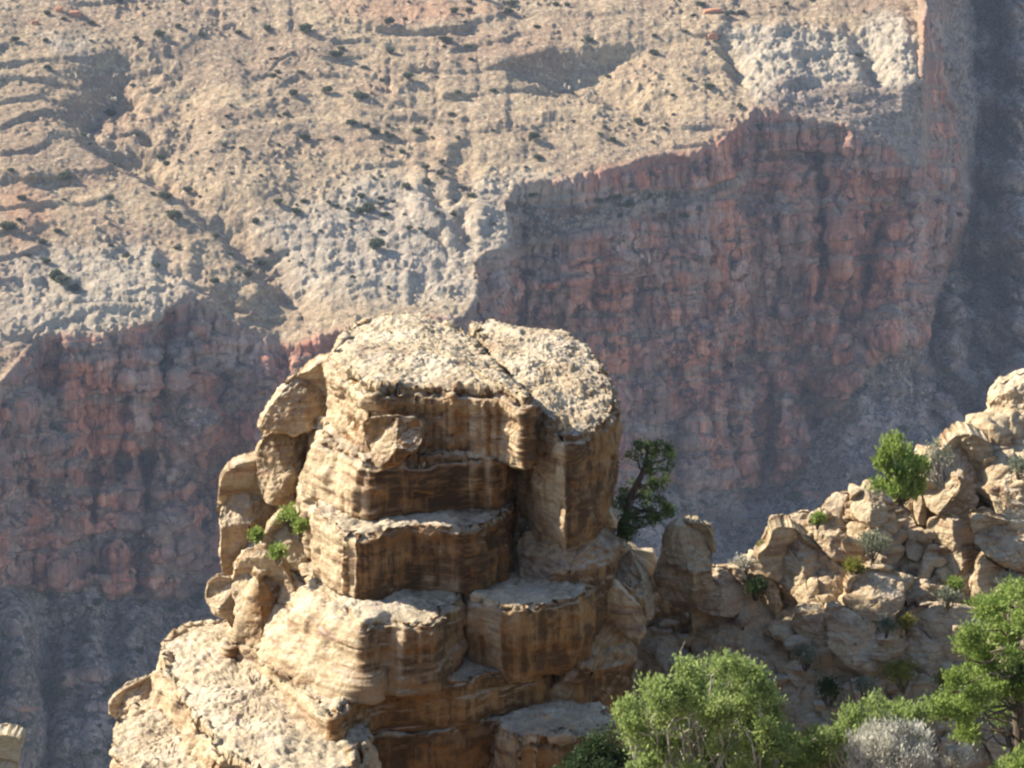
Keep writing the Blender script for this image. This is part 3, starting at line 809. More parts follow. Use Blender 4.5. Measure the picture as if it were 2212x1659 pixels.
# loose blocks leaning on the pinnacle
outline_rock("boulder", M_ROCK, [(563, 915), (572, 892), (592, 858), (633, 824), (700, 790), (722, 790), (722, 850), (704, 905), (690, 924), (640, 930), (600, 918)], 57.6, 0.75,
             label="upper of two stacked slabs leaning against the left side of the pinnacle cap", cat="boulder", lean=0.7, skew=0.3)
outline_rock("boulder", M_ROCK, [(561, 950), (600, 922), (690, 928), (692, 960), (662, 985), (652, 1040), (648, 1086), (590, 1080), (563, 1050), (558, 1005)], 57.7, 0.7,
             label="lower upright slab beneath the leaning slab on the left side of the pinnacle", cat="boulder", lean=0.15, skew=0.4)
outline_rock("boulder", M_ROCK, [(474, 1045), (484, 1026), (515, 1008), (562, 1002), (606, 1060), (620, 1110), (590, 1170), (560, 1240), (500, 1270), (486, 1240), (478, 1180), (474, 1100)], 57.4, 0.9,
             label="big rounded block with a flat grey top on the far left shoulder of the pinnacle", cat="boulder", lean=0.35, skew=0.3)
outline_rock("boulder", M_PALE, [(566, 1165), (590, 1135), (618, 1122), (648, 1140), (664, 1175), (660, 1225), (600, 1225), (562, 1210)], 55.6, 0.5,
             label="small sunlit white slab beside the green tufts on the left ledge", cat="boulder", lean=0.9)
outline_rock("boulder", M_ROCK, [(442, 1290), (450, 1258), (470, 1246), (500, 1252), (512, 1300), (512, 1362), (494, 1330), (460, 1318)], 55.3, 0.45,
             label="knobbly little boulder sticking out left above the pale bottom slab", cat="boulder", lean=0.2)
outline_rock("boulder", M_GREY, [(233, 1540), (240, 1515), (262, 1495), (300, 1478), (336, 1468), (345, 1500), (330, 1526), (300, 1548), (282, 1572), (268, 1552), (250, 1556)], 54.6, 0.5,
             label="dark grey overhanging boulder at the lower left edge of the pinnacle", cat="boulder", lean=0.5)
outline_rock("boulder", M_ROCK, [(268, 1630), (280, 1600), (310, 1585), (330, 1600), (325, 1625), (300, 1650), (275, 1660)], 52.9, 0.4,
             label="small angular stone below the grey overhanging boulder at lower left", cat="boulder", lean=0.2)

# ------------------------------------------------------------------ rocky hillside on the right
HX = np.arange(1180, 3000, 4.0)
def hl(pts):
    p = np.array(pts, float); return np.interp(HX, p[:, 0], p[:, 1])
skyl = hl([(1180, 1330), (1320, 1190), (1350, 1190), (1402, 1285), (1420, 1280), (1500, 1250), (1580, 1235), (1640, 1205), (1700, 1160), (1760, 1110), (1860, 1075),
           (1940, 1085), (2000, 1000), (2090, 950), (2130, 900), (2212, 850), (2350, 790), (2520, 700), (2700, 640), (3000, 600)])
def build_hill():
    rows = []; nr = 190
    top = 61.2 + np.clip((HX - 1900) / 300.0, 0, 2) * 2.0
    q = np.linspace(0, 1, nr)
    PY = skyl[None] + (1960 - skyl[None]) * q[:, None]
    PX = np.broadcast_to(HX[None], PY.shape)
    u, dy, dz = ray(PX, PY)
    tph = -dz / dy
    st = 0.78 + 0.5 * fbm(np.stack([PX.ravel() / 140., PY.ravel() / 90., 0 * PX.ravel()], 1), 3).reshape(PX.shape)
    st = np.clip(st, 0.35, 2.2)
    lr = np.zeros(PY.shape); lr[0] = np.log(top)
    lr[1:] = np.log(top) - np.cumsum((tph[1:] - tph[:-1]) / (0.5 * (st[1:] + st[:-1]) + 0.5 * (tph[1:] + tph[:-1])), 0)
    Y = np.exp(lr)
    V = np.stack([u / dy * Y, Y, -tph * Y], 2)
    back = []
    for k, dd in enumerate((40, 18, 8, 4, 2, 0.8)):
        r = V[0].copy(); r[:, 1] += dd; r[:, 2] -= dd * 1.2; back.append(r)
    A = np.concatenate([np.array(back), V], 0)
    ny, nx = A.shape[:2]
    Vf = A.reshape(-1, 3)
    F = grid_faces(nx, ny)
    N = vnormals(Vf, F)
    if N[:, 2].mean() < 0: F = F[:, ::-1]; N = -N
    f1, f2, fid = worley(Vf * 0.75)
    g1, g2, gid = worley(Vf * 2.0 + 9)
    zz = Vf[:, 2] + 0.3 * fbm(Vf * 0.4, 2)
    bedd = zz * 1.1 - np.floor(zz * 1.1)
    d = 0.45 * sstep(0.0, 0.25, bedd) * (1 - 0.8 * bedd) + 0.4 * (fid - 0.5) + 0.5 * np.maximum(0.8 - f1, 0) - 0.25 + 0.38 * np.maximum(0.7 - g1, 0) * (gid > 0.3) + 0.17 * fbm(Vf * 2.4, 5, 0.62)
    Vd = Vf + N * d[:, None]
    o = link("rocky_hillside", Vd, F, M_HILL, origin=(0, 0, 0))
    tag(o, kind="structure")
    return Vd.reshape(ny, nx, 3)[len(back):], PY
M_HILL = rock_mat("hillside_rubble", 0.2, pale=(0.58, 0.48, 0.33), tan=(0.50, 0.38, 0.24), orange=(0.46, 0.28, 0.13), lichen=0.1)
HV, HPY = build_hill()
def hill(px, py):
    c = int(np.clip(round((px - HX[0]) / 4.0), 0, len(HX) - 1))
    r = int(np.argmin(np.abs(HPY[:, c] - py)))
    return HV[r, c]
def c2p(pts):
    return [(1296 + x * 0.5225, 792 + y * 0.5225) for x, y in pts]
def hrock(mat, pts, label, dy=0.0, thick=0.8, **kw):
    """traced boulder resting on the hillside; pts read from an enlarged crop of the photograph"""
    P = c2p(pts)
    xs_ = [p[0] for p in P]; ys_ = [p[1] for p in P]
    Y = hill(sum(xs_) / len(xs_), min(max(ys_), 1900))[1] + 0.35 * thick + dy
    kw["lean"] = min(kw.get("lean", 0.25) + 0.3, 0.75)
    return outline_rock("boulder", mat, P, Y - 0.1, thick, label=label, cat="boulder", **kw)

hrock(M_ROCK, [(280, 690), (300, 665), (350, 650), (420, 655), (465, 690), (475, 740), (470, 820), (460, 900), (420, 960), (300, 960), (228, 930), (225, 860), (255, 780)],
      "upright rock knob standing alone beside the gap, right of the leaning tree", thick=1.0, lean=0.0, dy=-2.2)
hrock(M_ROCK, [(60, 745), (110, 755), (160, 830), (212, 930), (230, 1010), (150, 1060), (20, 1040), (-20, 900), (20, 800)],
      "shaded buttress rock between the pinnacle and the narrow gap of bluish canyon", thick=1.0, lean=0.1, dy=-1.6)
hrock(M_GREY, [(370, 1010), (480, 1000), (600, 960), (620, 880), (690, 885), (755, 960), (745, 1070), (795, 1120), (805, 1170), (700, 1200), (560, 1240), (450, 1230), (375, 1180), (388, 1090)],
      "large grey boulder in the shade carrying a dark reddish slab", thick=1.1, lean=0.4)
hrock(M_RED, [(395, 870), (480, 845), (590, 850), (612, 900), (602, 960), (560, 1012), (480, 1012), (390, 985), (368, 950)],
      "dark reddish slab lying on the large grey shaded boulder", thick=0.7, lean=0.2, dy=-0.7)
hrock(M_PALE, [(648, 800), (700, 760), (722, 695), (800, 685), (860, 750), (1005, 850), (1028, 905), (1010, 985), (950, 1015), (860, 1005), (770, 925), (690, 870)],
      "wedge boulder with a white sunlit top sloping down to the right", thick=0.8, lean=0.9)
hrock(M_PALE, [(720, 655), (780, 630), (855, 608), (900, 640), (860, 680), (790, 690), (740, 692)],
      "thin pointed white slab jutting left on the skyline", thick=0.5, lean=0.5)
hrock(M_ROCK, [(1024, 890), (1100, 860), (1200, 850), (1262, 900), (1248, 990), (1182, 1032), (1080, 1024), (1024, 985)],
      "squarish sunlit boulder right of the white wedge boulder", thick=0.7, lean=0.5)
hrock(M_GREY, [(958, 1005), (1060, 1040), (1150, 1090), (1164, 1180), (1142, 1235), (1050, 1225), (950, 1165), (935, 1080)],
      "dark rounded boulder in the shade below the squarish boulder", thick=0.9, lean=0.3)
hrock(M_ORANGE, [(820, 1010), (920, 1000), (960, 1050), (940, 1140), (860, 1140), (790, 1080)],
      "orange-brown rock wedged under the white wedge boulder", thick=0.7, lean=0.1)
hrock(M_ORANGE, [(1345, 430), (1400, 375), (1480, 315), (1545, 296), (1640, 340), (1620, 420), (1580, 460), (1555, 570), (1500, 630), (1410, 610), (1345, 580)],
      "massive overhanging tan block with a shaded streaked face near the right edge", thick=0.9, lean=0.5, dy=-0.2)
hrock(M_RED, [(1352, 645), (1420, 622), (1530, 640), (1562, 745), (1450, 748), (1365, 715)],
      "red-brown slab directly under the massive overhanging block", thick=0.6, lean=0.0)
hrock(M_ORANGE, [(1530, 640), (1650, 630), (1770, 690), (1900, 760), (1900, 860), (1760, 835), (1650, 795), (1565, 750)],
      "long arching slab sloping down to the right edge under the pale ribs", thick=0.8, lean=0.1)
hrock(M_DARK, [(1345, 790), (1400, 750), (1500, 745), (1600, 780), (1610, 880), (1500, 905), (1380, 890)],
      "dark brown recessed rock in the hollow beneath the red-brown slab", thick=0.5, lean=-0.2, dy=0.4)
hrock(M_PALE, [(1590, 400), (1640, 380), (1690, 420), (1690, 520), (1655, 620), (1625, 600), (1600, 520)],
      "narrow pale rib of rock right of the massive overhanging block", thick=0.7, lean=0.35)
hrock(M_PALE, [(1680, 460), (1760, 440), (1900, 460), (1900, 640), (1770, 650), (1700, 695), (1668, 640), (1655, 560)],
      "broad pale ribbed rock cut by the right edge of the frame", thick=0.9, lean=0.3)
hrock(M_GREY, [(1560, 590), (1640, 600), (1670, 660), (1640, 690), (1560, 650)],
      "small grey rock tucked below the narrow pale rib", thick=0.5)
hrock(M_PALE, [(1598, 160), (1640, 105), (1760, 50), (1900, -20), (1900, 200), (1770, 200), (1690, 190), (1620, 210)],
      "topmost pale crag at the right edge, pitted and catching the sun", thick=1.0, lean=0.3)
hrock(M_ORANGE, [(1556, 295), (1590, 225), (1640, 205), (1770, 190), (1900, 190), (1900, 330), (1680, 330), (1620, 320)],
      "orange-tinged rock shaded under the topmost pale crag", thick=0.9, lean=0.3, dy=0.3)
hrock(M_ROCK, [(1600, 330), (1700, 300), (1900, 290), (1900, 420), (1760, 420), (1660, 400)],
      "lit shelf of rock between the crag and the pale ribs", thick=0.8, lean=0.9)
hrock(M_ROCK, [(1250, 900), (1290, 885), (1370, 900), (1390, 960), (1350, 1010), (1270, 1010)],
      "tan boulder right of the squarish boulder, touching a grey tuft", thick=0.6, lean=0.6)
hrock(M_ORANGE, [(1258, 740), (1290, 705), (1335, 700), (1345, 760), (1310, 800), (1262, 785)],
      "small peach-coloured rock left of the hollow", thick=0.4, lean=0.4)
hrock(M_PALE, [(1340, 790), (1370, 755), (1410, 760), (1400, 800), (1350, 870), (1310, 870)],
      "pale peach stone at the mouth of the hollow", thick=0.35, lean=0.3)
hrock(M_PALE, [(1560, 880), (1580, 820), (1605, 800), (1615, 840), (1720, 860), (1900, 860), (1900, 960), (1700, 960), (1570, 930)],
      "sunlit pointed ledge below the long arching slab", thick=0.6, lean=0.9)
hrock(M_PALE, [(1278, 1035), (1310, 1008), (1380, 1000), (1500, 1015), (1610, 1025), (1570, 1130), (1440, 1155), (1330, 1112), (1288, 1085)],
      "broad sunlit shelf boulder left of the right-hand juniper", thick=0.8, lean=0.9)
hrock(M_ROCK, [(1158, 1115), (1230, 1088), (1340, 1125), (1450, 1195), (1565, 1258), (1480, 1285), (1380, 1272), (1300, 1225), (1168, 1195)],
      "long sunlit slab descending towards the right-hand juniper", thick=0.7, lean=0.8)
hrock(M_PALE, [(1078, 1060), (1105, 1045), (1140, 1055), (1140, 1085), (1100, 1092)],
      "small bright stone on top of the dark rounded boulder", thick=0.3)
hrock(M_PALE, [(918, 585), (975, 540), (1040, 538), (1050, 600), (1000, 640), (930, 630)],
      "pale boulder on the skyline left of the pinkish slab", thick=0.6, lean=0.5)
hrock(M_RED, [(1038, 545), (1080, 518), (1190, 578), (1185, 622), (1120, 645), (1050, 615)],
      "pinkish slab tilted on the skyline below the bright green bush", thick=0.6, lean=0.6, dy=-0.3)
hrock(M_GREY, [(1078, 515), (1100, 478), (1142, 486), (1185, 535), (1160, 560), (1100, 545)],
      "small grey rock on the skyline at the foot of the bright green bush", thick=0.45)
hrock(M_RED, [(860, 650), (930, 620), (1040, 650), (1070, 720), (1040, 790), (950, 780), (890, 720)],
      "mottled reddish outcrop on the slope under the skyline boulders", thick=0.6, lean=0.7)
hrock(M_ROCK, [(1190, 640), (1240, 600), (1310, 640), (1310, 690), (1250, 740), (1200, 710)],
      "tan rock between the grey-green sage and the overhanging block", thick=0.5, lean=0.6)
hrock(M_ROCK, [(1295, 520), (1345, 480), (1350, 560), (1340, 640), (1300, 640)],
      "upright tan rock against the left side of the overhanging block", thick=0.5, lean=0.2)
hrock(M_ORANGE, [(1090, 790), (1150, 770), (1200, 800), (1180, 840), (1110, 840)],
      "small orange stone below the grey-green sage", thick=0.4)
hrock(M_GREY, [(95, 1140), (200, 1120), (330, 1130), (380, 1190), (360, 1280), (220, 1300), (110, 1260)],
      "shaded grey slab at the foot of the pinnacle above the front juniper", thick=0.8, lean=0.6)
hrock(M_ROCK, [(0, 1010), (120, 1000), (250, 1010), (350, 1050), (340, 1130), (150, 1120), (20, 1090)],
      "brown rock in the deep shade under the narrow gap", thick=0.7, lean=0.2, dy=0.5)
hrock(M_GREY, [(690, 1330), (760, 1300), (880, 1330), (905, 1400), (880, 1470), (740, 1460), (690, 1400)],
      "shaded slab right of the front juniper's crown", thick=0.6, lean=0.5)
hrock(M_ROCK, [(1035, 1320), (1090, 1300), (1145, 1330), (1150, 1390), (1060, 1400)],
      "small pale-topped stone in the shade above the grey sagebrush", thick=0.4, lean=0.4)
hrock(M_ROCK, [(760, 1250), (830, 1220), (900, 1250), (890, 1300), (800, 1320)],
      "half-buried brown stone in the shade beside dark sage", thick=0.4, lean=0.4)
hrock(M_GREY, [(1180, 1330), (1260, 1300), (1340, 1330), (1330, 1390), (1220, 1400)],
      "low grey stone between the yellow-green shrub and the sagebrush", thick=0.4, lean=0.5)
hrock(M_ORANGE, [(1590, 1560), (1640, 1500), (1680, 1520), (1700, 1600), (1640, 1640)],
      "peach-coloured boulder under the right-hand juniper's trunk", thick=0.4, lean=0.5, dy=-0.3)
hrock(M_ROCK, [(1700, 1530), (1760, 1500), (1900, 1520), (1900, 1640), (1720, 1640)],
      "tan boulder at the bottom right corner behind the corner bush", thick=0.5, lean=0.5)
hrock(M_PALE, [(1400, 1570), (1500, 1540), (1600, 1570), (1620, 1680), (1420, 1690)],
      "rounded sandy boulder right of the grey sagebrush", thick=0.5, lean=0.6)

# rubble lying over the hillside
for k in range(190):
    px = random.uniform(1400, 2212); c = int((px - HX[0]) / 4)
    py = random.uniform(skyl[c] + 15, 1640)
    w = random.choice([9, 12, 14, 18, 24, 30]) * random.uniform(0.8, 1.2)
    h = hill(px, py)
    lit = px > 1640 + 0.9 * (py - 1150) * 0.9
    boulder("stone", random.choice([M_ROCK, M_PALE, M_ORANGE, M_GREY]), (px - w, py - w * 0.75, px + w, py + w * 0.6), float(h[1]) - 0.1,
            label="loose stone lying in the rubble of the right-hand slope", cat="stone", group="stones scattered over the right-hand slope", lowres=w < 16, depth=0.9)

# ------------------------------------------------------------------ ground under and in front of the camera (below the frame)
def near_ground():
    xs_ = np.linspace(-45, 60, 90); ys_ = np.linspace(1.0, 49, 60)
    Xg, Yg = np.meshgrid(xs_, ys_)
    Z = -1.7 - 0.46 * Yg + 0.0 * Xg
    V = np.stack([Xg.ravel(), Yg.ravel(), Z.ravel()], 1)
    V[:, 2] += 0.6 * fbm(V / 7.0, 4) - 0.4
    tag(link("near_hillside", V, grid_faces(90, 60), floor_mat(), origin=(0, 0, 0)), kind="structure")
near_ground()
# ------------------------------------------------------------------ plants
def leaf_mat(name, c1, c2, c3, transl=0.35):
    t = NT(name)
    col = t.ramp(t.noise(2.2, 4, 0.6), [(0.35, c1), (0.52, c2), (0.68, c3)])
    col = t.mix(0.5, col, t.ramp(t.noise(30.0, 2, 0.5), [(0.3, 0.6), (0.7, 1.3)]), 'MULTIPLY')
    m = t.done(col)
    t.b.inputs["Roughness"].default_value = 0.6
    tr = t.n("ShaderNodeBsdfTranslucent")
    t.l(col, tr.inputs[0])
    mx = t.n("ShaderNodeMixShader"); mx.inputs[0].default_value = transl
    out = t.t.nodes["Material Output"]
    t.l(t.b.outputs[0], mx.inputs[1]); t.l(tr.outputs[0], mx.inputs[2]); t.l(mx.outputs[0], out.inputs[0])
    return m
L_JUN = leaf_mat("juniper_leaf", (0.155, 0.21, 0.06), (0.26, 0.33, 0.105), (0.36, 0.42, 0.16), 0.45)
L_GRN = leaf_mat("bright_leaf", (0.155, 0.22, 0.05), (0.25, 0.335, 0.085), (0.34, 0.41, 0.135), 0.45)
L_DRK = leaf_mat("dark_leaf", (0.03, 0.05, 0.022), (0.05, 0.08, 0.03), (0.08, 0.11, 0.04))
L_SAGE = leaf_mat("sage_leaf", (0.17, 0.19, 0.13), (0.25, 0.27, 0.19), (0.30, 0.31, 0.22))
L_GREY = leaf_mat("dry_sage_leaf", (0.40, 0.39, 0.33), (0.52, 0.50, 0.42), (0.62, 0.60, 0.50), 0.3)
L_YEL = leaf_mat("yellow_green_leaf", (0.14, 0.15, 0.03), (0.22, 0.22, 0.05), (0.28, 0.26, 0.07))
L_FAR = leaf_mat("far_shrub_leaf", (0.075, 0.09, 0.05), (0.10, 0.115, 0.06), (0.13, 0.14, 0.075))
def bark_mat():
    t = NT("bark")
    c = t.ramp(t.noise(1.0, 5, 0.6, t.pos((20, 20, 3))), [(0.35, (0.05, 0.04, 0.03)), (0.6, (0.16, 0.13, 0.10))])
    return t.done(c, t.bump(t.noise(1.0, 5, 0.6, t.pos((30, 30, 5))), 0.02))
M_BARK = bark_mat()
def twig_mat():
    t = NT("dry_twig")
    return t.done(t.ramp(t.noise(4.0, 3), [(0.4, (0.22, 0.20, 0.17)), (0.6, (0.42, 0.39, 0.34))]))
M_TWIG = twig_mat()

def tubes(paths, sides=6):
    Vs, Fs, n0 = [], [], 0
    for P, R in paths:
        P = np.asarray(P, float); R = np.asarray(R, float)
        T = np.gradient(P, axis=0); T /= np.maximum(np.linalg.norm(T, axis=1), 1e-9)[:, None]
        ref = np.array([0.31, 0.87, 0.38])
        A = np.cross(T, ref); A /= np.maximum(np.linalg.norm(A, axis=1), 1e-9)[:, None]
        B = np.cross(T, A)
        th = np.arange(sides) * 2 * math.pi / sides
        ring = P[:, None] + R[:, None, None] * (np.cos(th)[None, :, None] * A[:, None] + np.sin(th)[None, :, None] * B[:, None])
        Vs.append(ring.reshape(-1, 3)); Fs.append(grid_faces(sides, len(P), wrap=True) + n0)
        n0 += len(P) * sides
    return np.concatenate(Vs), np.concatenate(Fs)
def limb(a, b, r0, r1, bend=0.12, n=7, rr=None):
    rr = rr or rng
    a = np.asarray(a, float); b = np.asarray(b, float)
    t = np.linspace(0, 1, n)
    L = np.linalg.norm(b - a)
    off = rr.normal(size=(n, 3)) * bend * L * 0.35
    off[0] = 0; off[-1] = 0
    off += np.sin(t * math.pi)[:, None] * rr.normal(size=3) * bend * L
    return a + (b - a) * t[:, None] + off, r0 + (r1 - r0) * t
def leaves(tips, per, spread, size, upright=0.5, aspect=3.0, rr=None):
    """leaf-sized faces gathered in tufts around the twig tips"""
    rr = rr or rng
    tips = np.asarray(tips, float)
    n = len(tips) * per
    C = np.repeat(tips, per, 0) + rr.normal(size=(n, 3)) * np.asarray(spread)
    d = rr.normal(size=(n, 3)); d /= np.linalg.norm(d, axis=1)[:, None]
    d = d + np.array([0, 0, upright]) * 1.4
    out = C - np.repeat(tips, per, 0)
    d += out / np.maximum(np.linalg.norm(out, axis=1), 1e-6)[:, None] * 0.7
    d /= np.linalg.norm(d, axis=1)[:, None]
    s = np.cross(d, rr.normal(size=(n, 3))); s /= np.linalg.norm(s, axis=1)[:, None]
    L = size * rr.uniform(0.6, 1.4, n)[:, None]; Wd = L / aspect
    q = np.stack([C - s * Wd * 0.5, C + d * L * 0.45 - s * Wd * 0.7, C + d * L, C + d * L * 0.5 + s * Wd * 0.7], 1)
    return q.reshape(-1, 3), np.arange(4 * n).reshape(n, 4)
def crown_tips(c, rad, n, seed, lo=-0.6, inner=0.7, lumps=9):
    """points through an uneven crown made of several lobes"""
    r_ = np.random.default_rng(seed)
    c = np.asarray(c, float); rad = np.asarray(rad, float)
    lob = r_.normal(size=(lumps, 3)); lob /= np.linalg.norm(lob, axis=1)[:, None]
    lob[:, 2] = np.abs(lob[:, 2]) * 0.95 + lo * 0.4
    lr = r_.uniform(0.25, 0.48, lumps)
    k = r_.integers(0, lumps, n)
    d = r_.normal(size=(n, 3)); d /= np.linalg.norm(d, axis=1)[:, None]
    rr = r_.uniform(inner, 1.0, n) ** 0.6
    p = lob[k] * 0.68 + d * (lr[k] * rr)[:, None]
    return c + p * rad
def bush(name, label, cat, mat, box, Y, tips=160, per=45, leaf=0.07, seed=1, depth=0.9, group=None, stems=14, base=None, tuft=0.10, lumps=11, upright=0.5, lo=-0.6, bark=None, aspect=3.0):
    x0, y0, x1, y1 = box
    a = at(x0, (y0 + y1) / 2, Y); b = at(x1, (y0 + y1) / 2, Y)
    tz = at((x0 + x1) / 2, y0, Y)[2]; bz = at((x0 + x1) / 2, y1, Y)[2]
    Wd = (b[0] - a[0]) / 2; H = (tz - bz) / 2
    c = np.array([(a[0] + b[0]) / 2, Y, (tz + bz) / 2])
    root = empty(name, (c[0], c[1], bz), label, cat, group)
    r_ = np.random.default_rng(seed)
    T = crown_tips(c, (Wd * 0.93, Wd * depth, H * 0.95), tips, seed, lo, lumps=lumps)
    V, F = leaves(T, per, tuft, leaf, upright, rr=r_, aspect=aspect)
    link("foliage", V, F, mat, root, smooth=False)
    bs = np.array([c[0], c[1], bz - 0.1]) if base is None else np.asarray(base, float)
    paths = []
    for k in r_.choice(len(T), min(stems, len(T)), replace=False):
        paths.append(limb(bs + r_.normal(size=3) * 0.05 * Wd, T[k], 0.018 + 0.03 * Wd / 1.5, 0.006, 0.10, rr=r_))
    V, F = tubes(paths, 5)
    link("stems", V, F, bark or M_BARK, root)
    return root

# --- leaning conifer behind the pinnacle
def leaning_tree():
    Y = 59.4
    base = at(1342, 1185, Y)
    root = empty("leaning_conifer", base, "dark leaning conifer with a bare crooked trunk and bright green tip behind the pinnacle", "tree")
    def Q(px, py, dy=0.0): return at(px, py, Y + dy)
    tr = [Q(1340, 1190), Q(1345, 1140), Q(1355, 1100), Q(1368, 1062), Q(1384, 1030), Q(1396, 1002), Q(1398, 975)]
    t2 = np.linspace(0, 1, 25); k = np.linspace(0, 1, len(tr))
    tr = np.array(tr); P = np.stack([np.interp(t2, k, tr[:, j]) for j in range(3)], 1)
    V, F = tubes([(P, np.linspace(0.13, 0.03, 25))], 8)
    link("trunk", V, F, M_BARK, root)
    ends = [(1400, 962), (1380, 968), (1415, 978), (1440, 975), (1448, 985), (1370, 985), (1425, 965), (1395, 1000), (1410, 1020), (1432, 1040), (1440, 1010), (1420, 1055), (1425, 1085), (1432, 1108), (1444, 1104), (1415, 1110), (1440, 1095),
            (1400, 1120), (1390, 1095), (1378, 1130), (1362, 1145), (1330, 1100), (1318, 1090), (1325, 1115), (1350, 1062), (1345, 1078), (1372, 1048), (1390, 1070), (1405, 1045), (1350, 1120), (1365, 1112), (1345, 1150), (1412, 1128), (1355, 1160)]
    r_ = np.random.default_rng(5)
    paths, tips = [], []
    for (ex, ey) in ends:
        e = Q(ex, ey, r_.uniform(-0.6, 0.6))
        j = int(np.argmin(np.linalg.norm(P - e + np.array([0, 0, 0.25]), axis=1)))
        paths.append(limb(P[j], e, 0.03, 0.008, 0.12, rr=r_))
        for q in range(3):
            tips.append(e + r_.normal(size=3) * np.array([0.055, 0.10, 0.04]))
    V, F = tubes(paths, 5); link("branches", V, F, M_BARK, root)
    V, F = leaves(tips, 62, 0.05, 0.065, 0.5, rr=r_)
    link("foliage", V, F, leaf_mat("conifer_needle", (0.055, 0.085, 0.025), (0.09, 0.135, 0.04), (0.13, 0.19, 0.05)), root, smooth=False)
leaning_tree()

def clump_plant(name, label, cat, mat, poly, Y, dY, rpx, n, base, seed, leaf=0.075, per=52, tuft=0.075, upright=0.6, trunk=None, tips_per=0.45, thick=0.03, aspect=2.6, dome=None, bark=None):
    """plant built of many leafy clumps that fill an uneven outline; poly in image points at depth Y"""
    r_ = np.random.default_rng(seed)
    P = np.array(poly, float)
    b = at(base[0], base[1], Y)
    root = empty(name, b, label, cat)
    lo, hi = P.min(0), P.max(0)
    cl = []
    while len(cl) < n:
        q = lo + (hi - lo) * r_.random(2)
        ins = False
        for k in range(len(P)):
            (x1, y1), (x2, y2) = P[k], P[(k + 1) % len(P)]
            if (y1 > q[1]) != (y2 > q[1]) and q[0] < (x2 - x1) * (q[1] - y1) / (y2 - y1) + x1: ins = not ins
        if ins: cl.append(q)
    px = 1.02 * Y / FPX
    cx, hw = 0.5 * (lo[0] + hi[0]), 0.5 * (hi[0] - lo[0])
    tips, paths = [], []
    fork = b + np.array([0, 0, 0.15 * (hi[1] - lo[1]) * px])
    if trunk is not None:
        tp = np.array([at(x, y, Y) for x, y in trunk])
        t2 = np.linspace(0, 1, 20); k = np.linspace(0, 1, len(tp))
        TP = np.stack([np.interp(t2, k, tp[:, a]) for a in range(3)], 1)
        V, F = tubes([(TP, np.linspace(thick * 4.5, thick * 1.2, 20))], 8); link("trunk", V, F, M_BARK, root)
    for q in cl:
        e = 1 - ((q[0] - cx) / (hw * 1.15)) ** 2
        c = at(q[0], q[1], Y + r_.uniform(-dY, dY) * math.sqrt(max(e, 0.1)))
        w = r_.uniform(*rpx) * px
        m = max(4, int(w / px * tips_per))
        d = r_.normal(size=(m, 3)); d /= np.linalg.norm(d, axis=1)[:, None]
        tips.append(c + d * (w * r_.uniform(0.3, 1.0, m) ** 0.6)[:, None] * np.array([1, 1, 0.8]))
        s = fork if trunk is None else TP[int(np.argmin(np.linalg.norm(TP - c + np.array([0, 0, 0.5]), axis=1)))]
        paths.append(limb(s, c, thick, thick * 0.3, 0.12, rr=r_))
        for t in tips[-1][:3]:
            paths.append(limb(c, t, thick * 0.35, 0.006, 0.1, 4, r_))
    tips = np.concatenate(tips)
    for t in tips[r_.choice(len(tips), min(len(tips), int(n * 0.9)), replace=False)]:
        d = t - fork; d = d / np.linalg.norm(d) + r_.normal(size=3) * 0.35 + np.array([0, -0.3, 0.3])
        paths.append(limb(t - d * 0.05, t + d * r_.uniform(0.10, 0.26), 0.008, 0.003, 0.15, 4, r_))
    V, F = tubes(paths, 5); link("branches", V, F, bark or M_BARK, root)
    V, F = leaves(tips, per, tuft, leaf, upright, rr=r_, aspect=aspect)
    link("foliage", V, F, mat, root, smooth=False)
    return root
clump_plant("juniper_tree", "tall green juniper with a dark crooked trunk at the right edge", "tree", L_GRN,
            [(2108, 1300), (2140, 1275), (2212, 1270), (2330, 1290), (2330, 1560), (2200, 1560), (2150, 1570), (2110, 1590), (2060, 1575), (2015, 1520), (2005, 1480), (2050, 1470), (2075, 1440), (2080, 1390), (2100, 1360)],
            49.0, 1.3, (14, 32), 62, (2208, 1620), 11, trunk=[(2208, 1620), (2200, 1540), (2206, 1480), (2190, 1420), (2200, 1350), (2185, 1300)])
clump_plant("juniper_bush", "large round grey-green juniper bush in front of the pinnacle foot", "bush", L_JUN,
            [(1338, 1560), (1345, 1515), (1400, 1492), (1440, 1462), (1500, 1438), (1570, 1432), (1640, 1448), (1648, 1500), (1690, 1540), (1712, 1580), (1735, 1640), (1735, 1790), (1330, 1790), (1322, 1660), (1365, 1630), (1372, 1590)],
            46.5, 1.5, (12, 26), 150, (1530, 1830), 21, leaf=0.078, per=46, bark=M_TWIG)
clump_plant("juniper_bush", "low yellowish green bush behind the grey sagebrush", "bush", L_JUN,
            [(1705, 1640), (1740, 1590), (1800, 1570), (1830, 1530), (1890, 1520), (1960, 1518), (1985, 1560), (1960, 1640), (1960, 1720), (1700, 1720)],
            47.2, 1.0, (10, 22), 70, (1830, 1760), 23, leaf=0.075, per=44, upright=1.0, bark=M_TWIG)
bush("juniper_bush", "bright green bush cut off by the bottom right corner", "bush", L_GRN, (2120, 1615, 2290, 1780), 46.5, tips=130, per=36, leaf=0.10, seed=25, stems=14, tuft=0.08)
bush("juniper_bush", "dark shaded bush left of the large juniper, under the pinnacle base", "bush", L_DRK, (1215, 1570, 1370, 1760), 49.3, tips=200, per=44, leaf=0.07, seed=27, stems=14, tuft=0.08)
bush("sagebrush", "big pale grey sagebrush at the bottom right, twiggy and dry", "bush", L_GREY, (1825, 1548, 2040, 1740), 45.8, tips=420, per=34, leaf=0.085, seed=29, stems=60, tuft=0.06, upright=1.4, bark=M_TWIG, lumps=18, lo=-0.8, aspect=5.0)
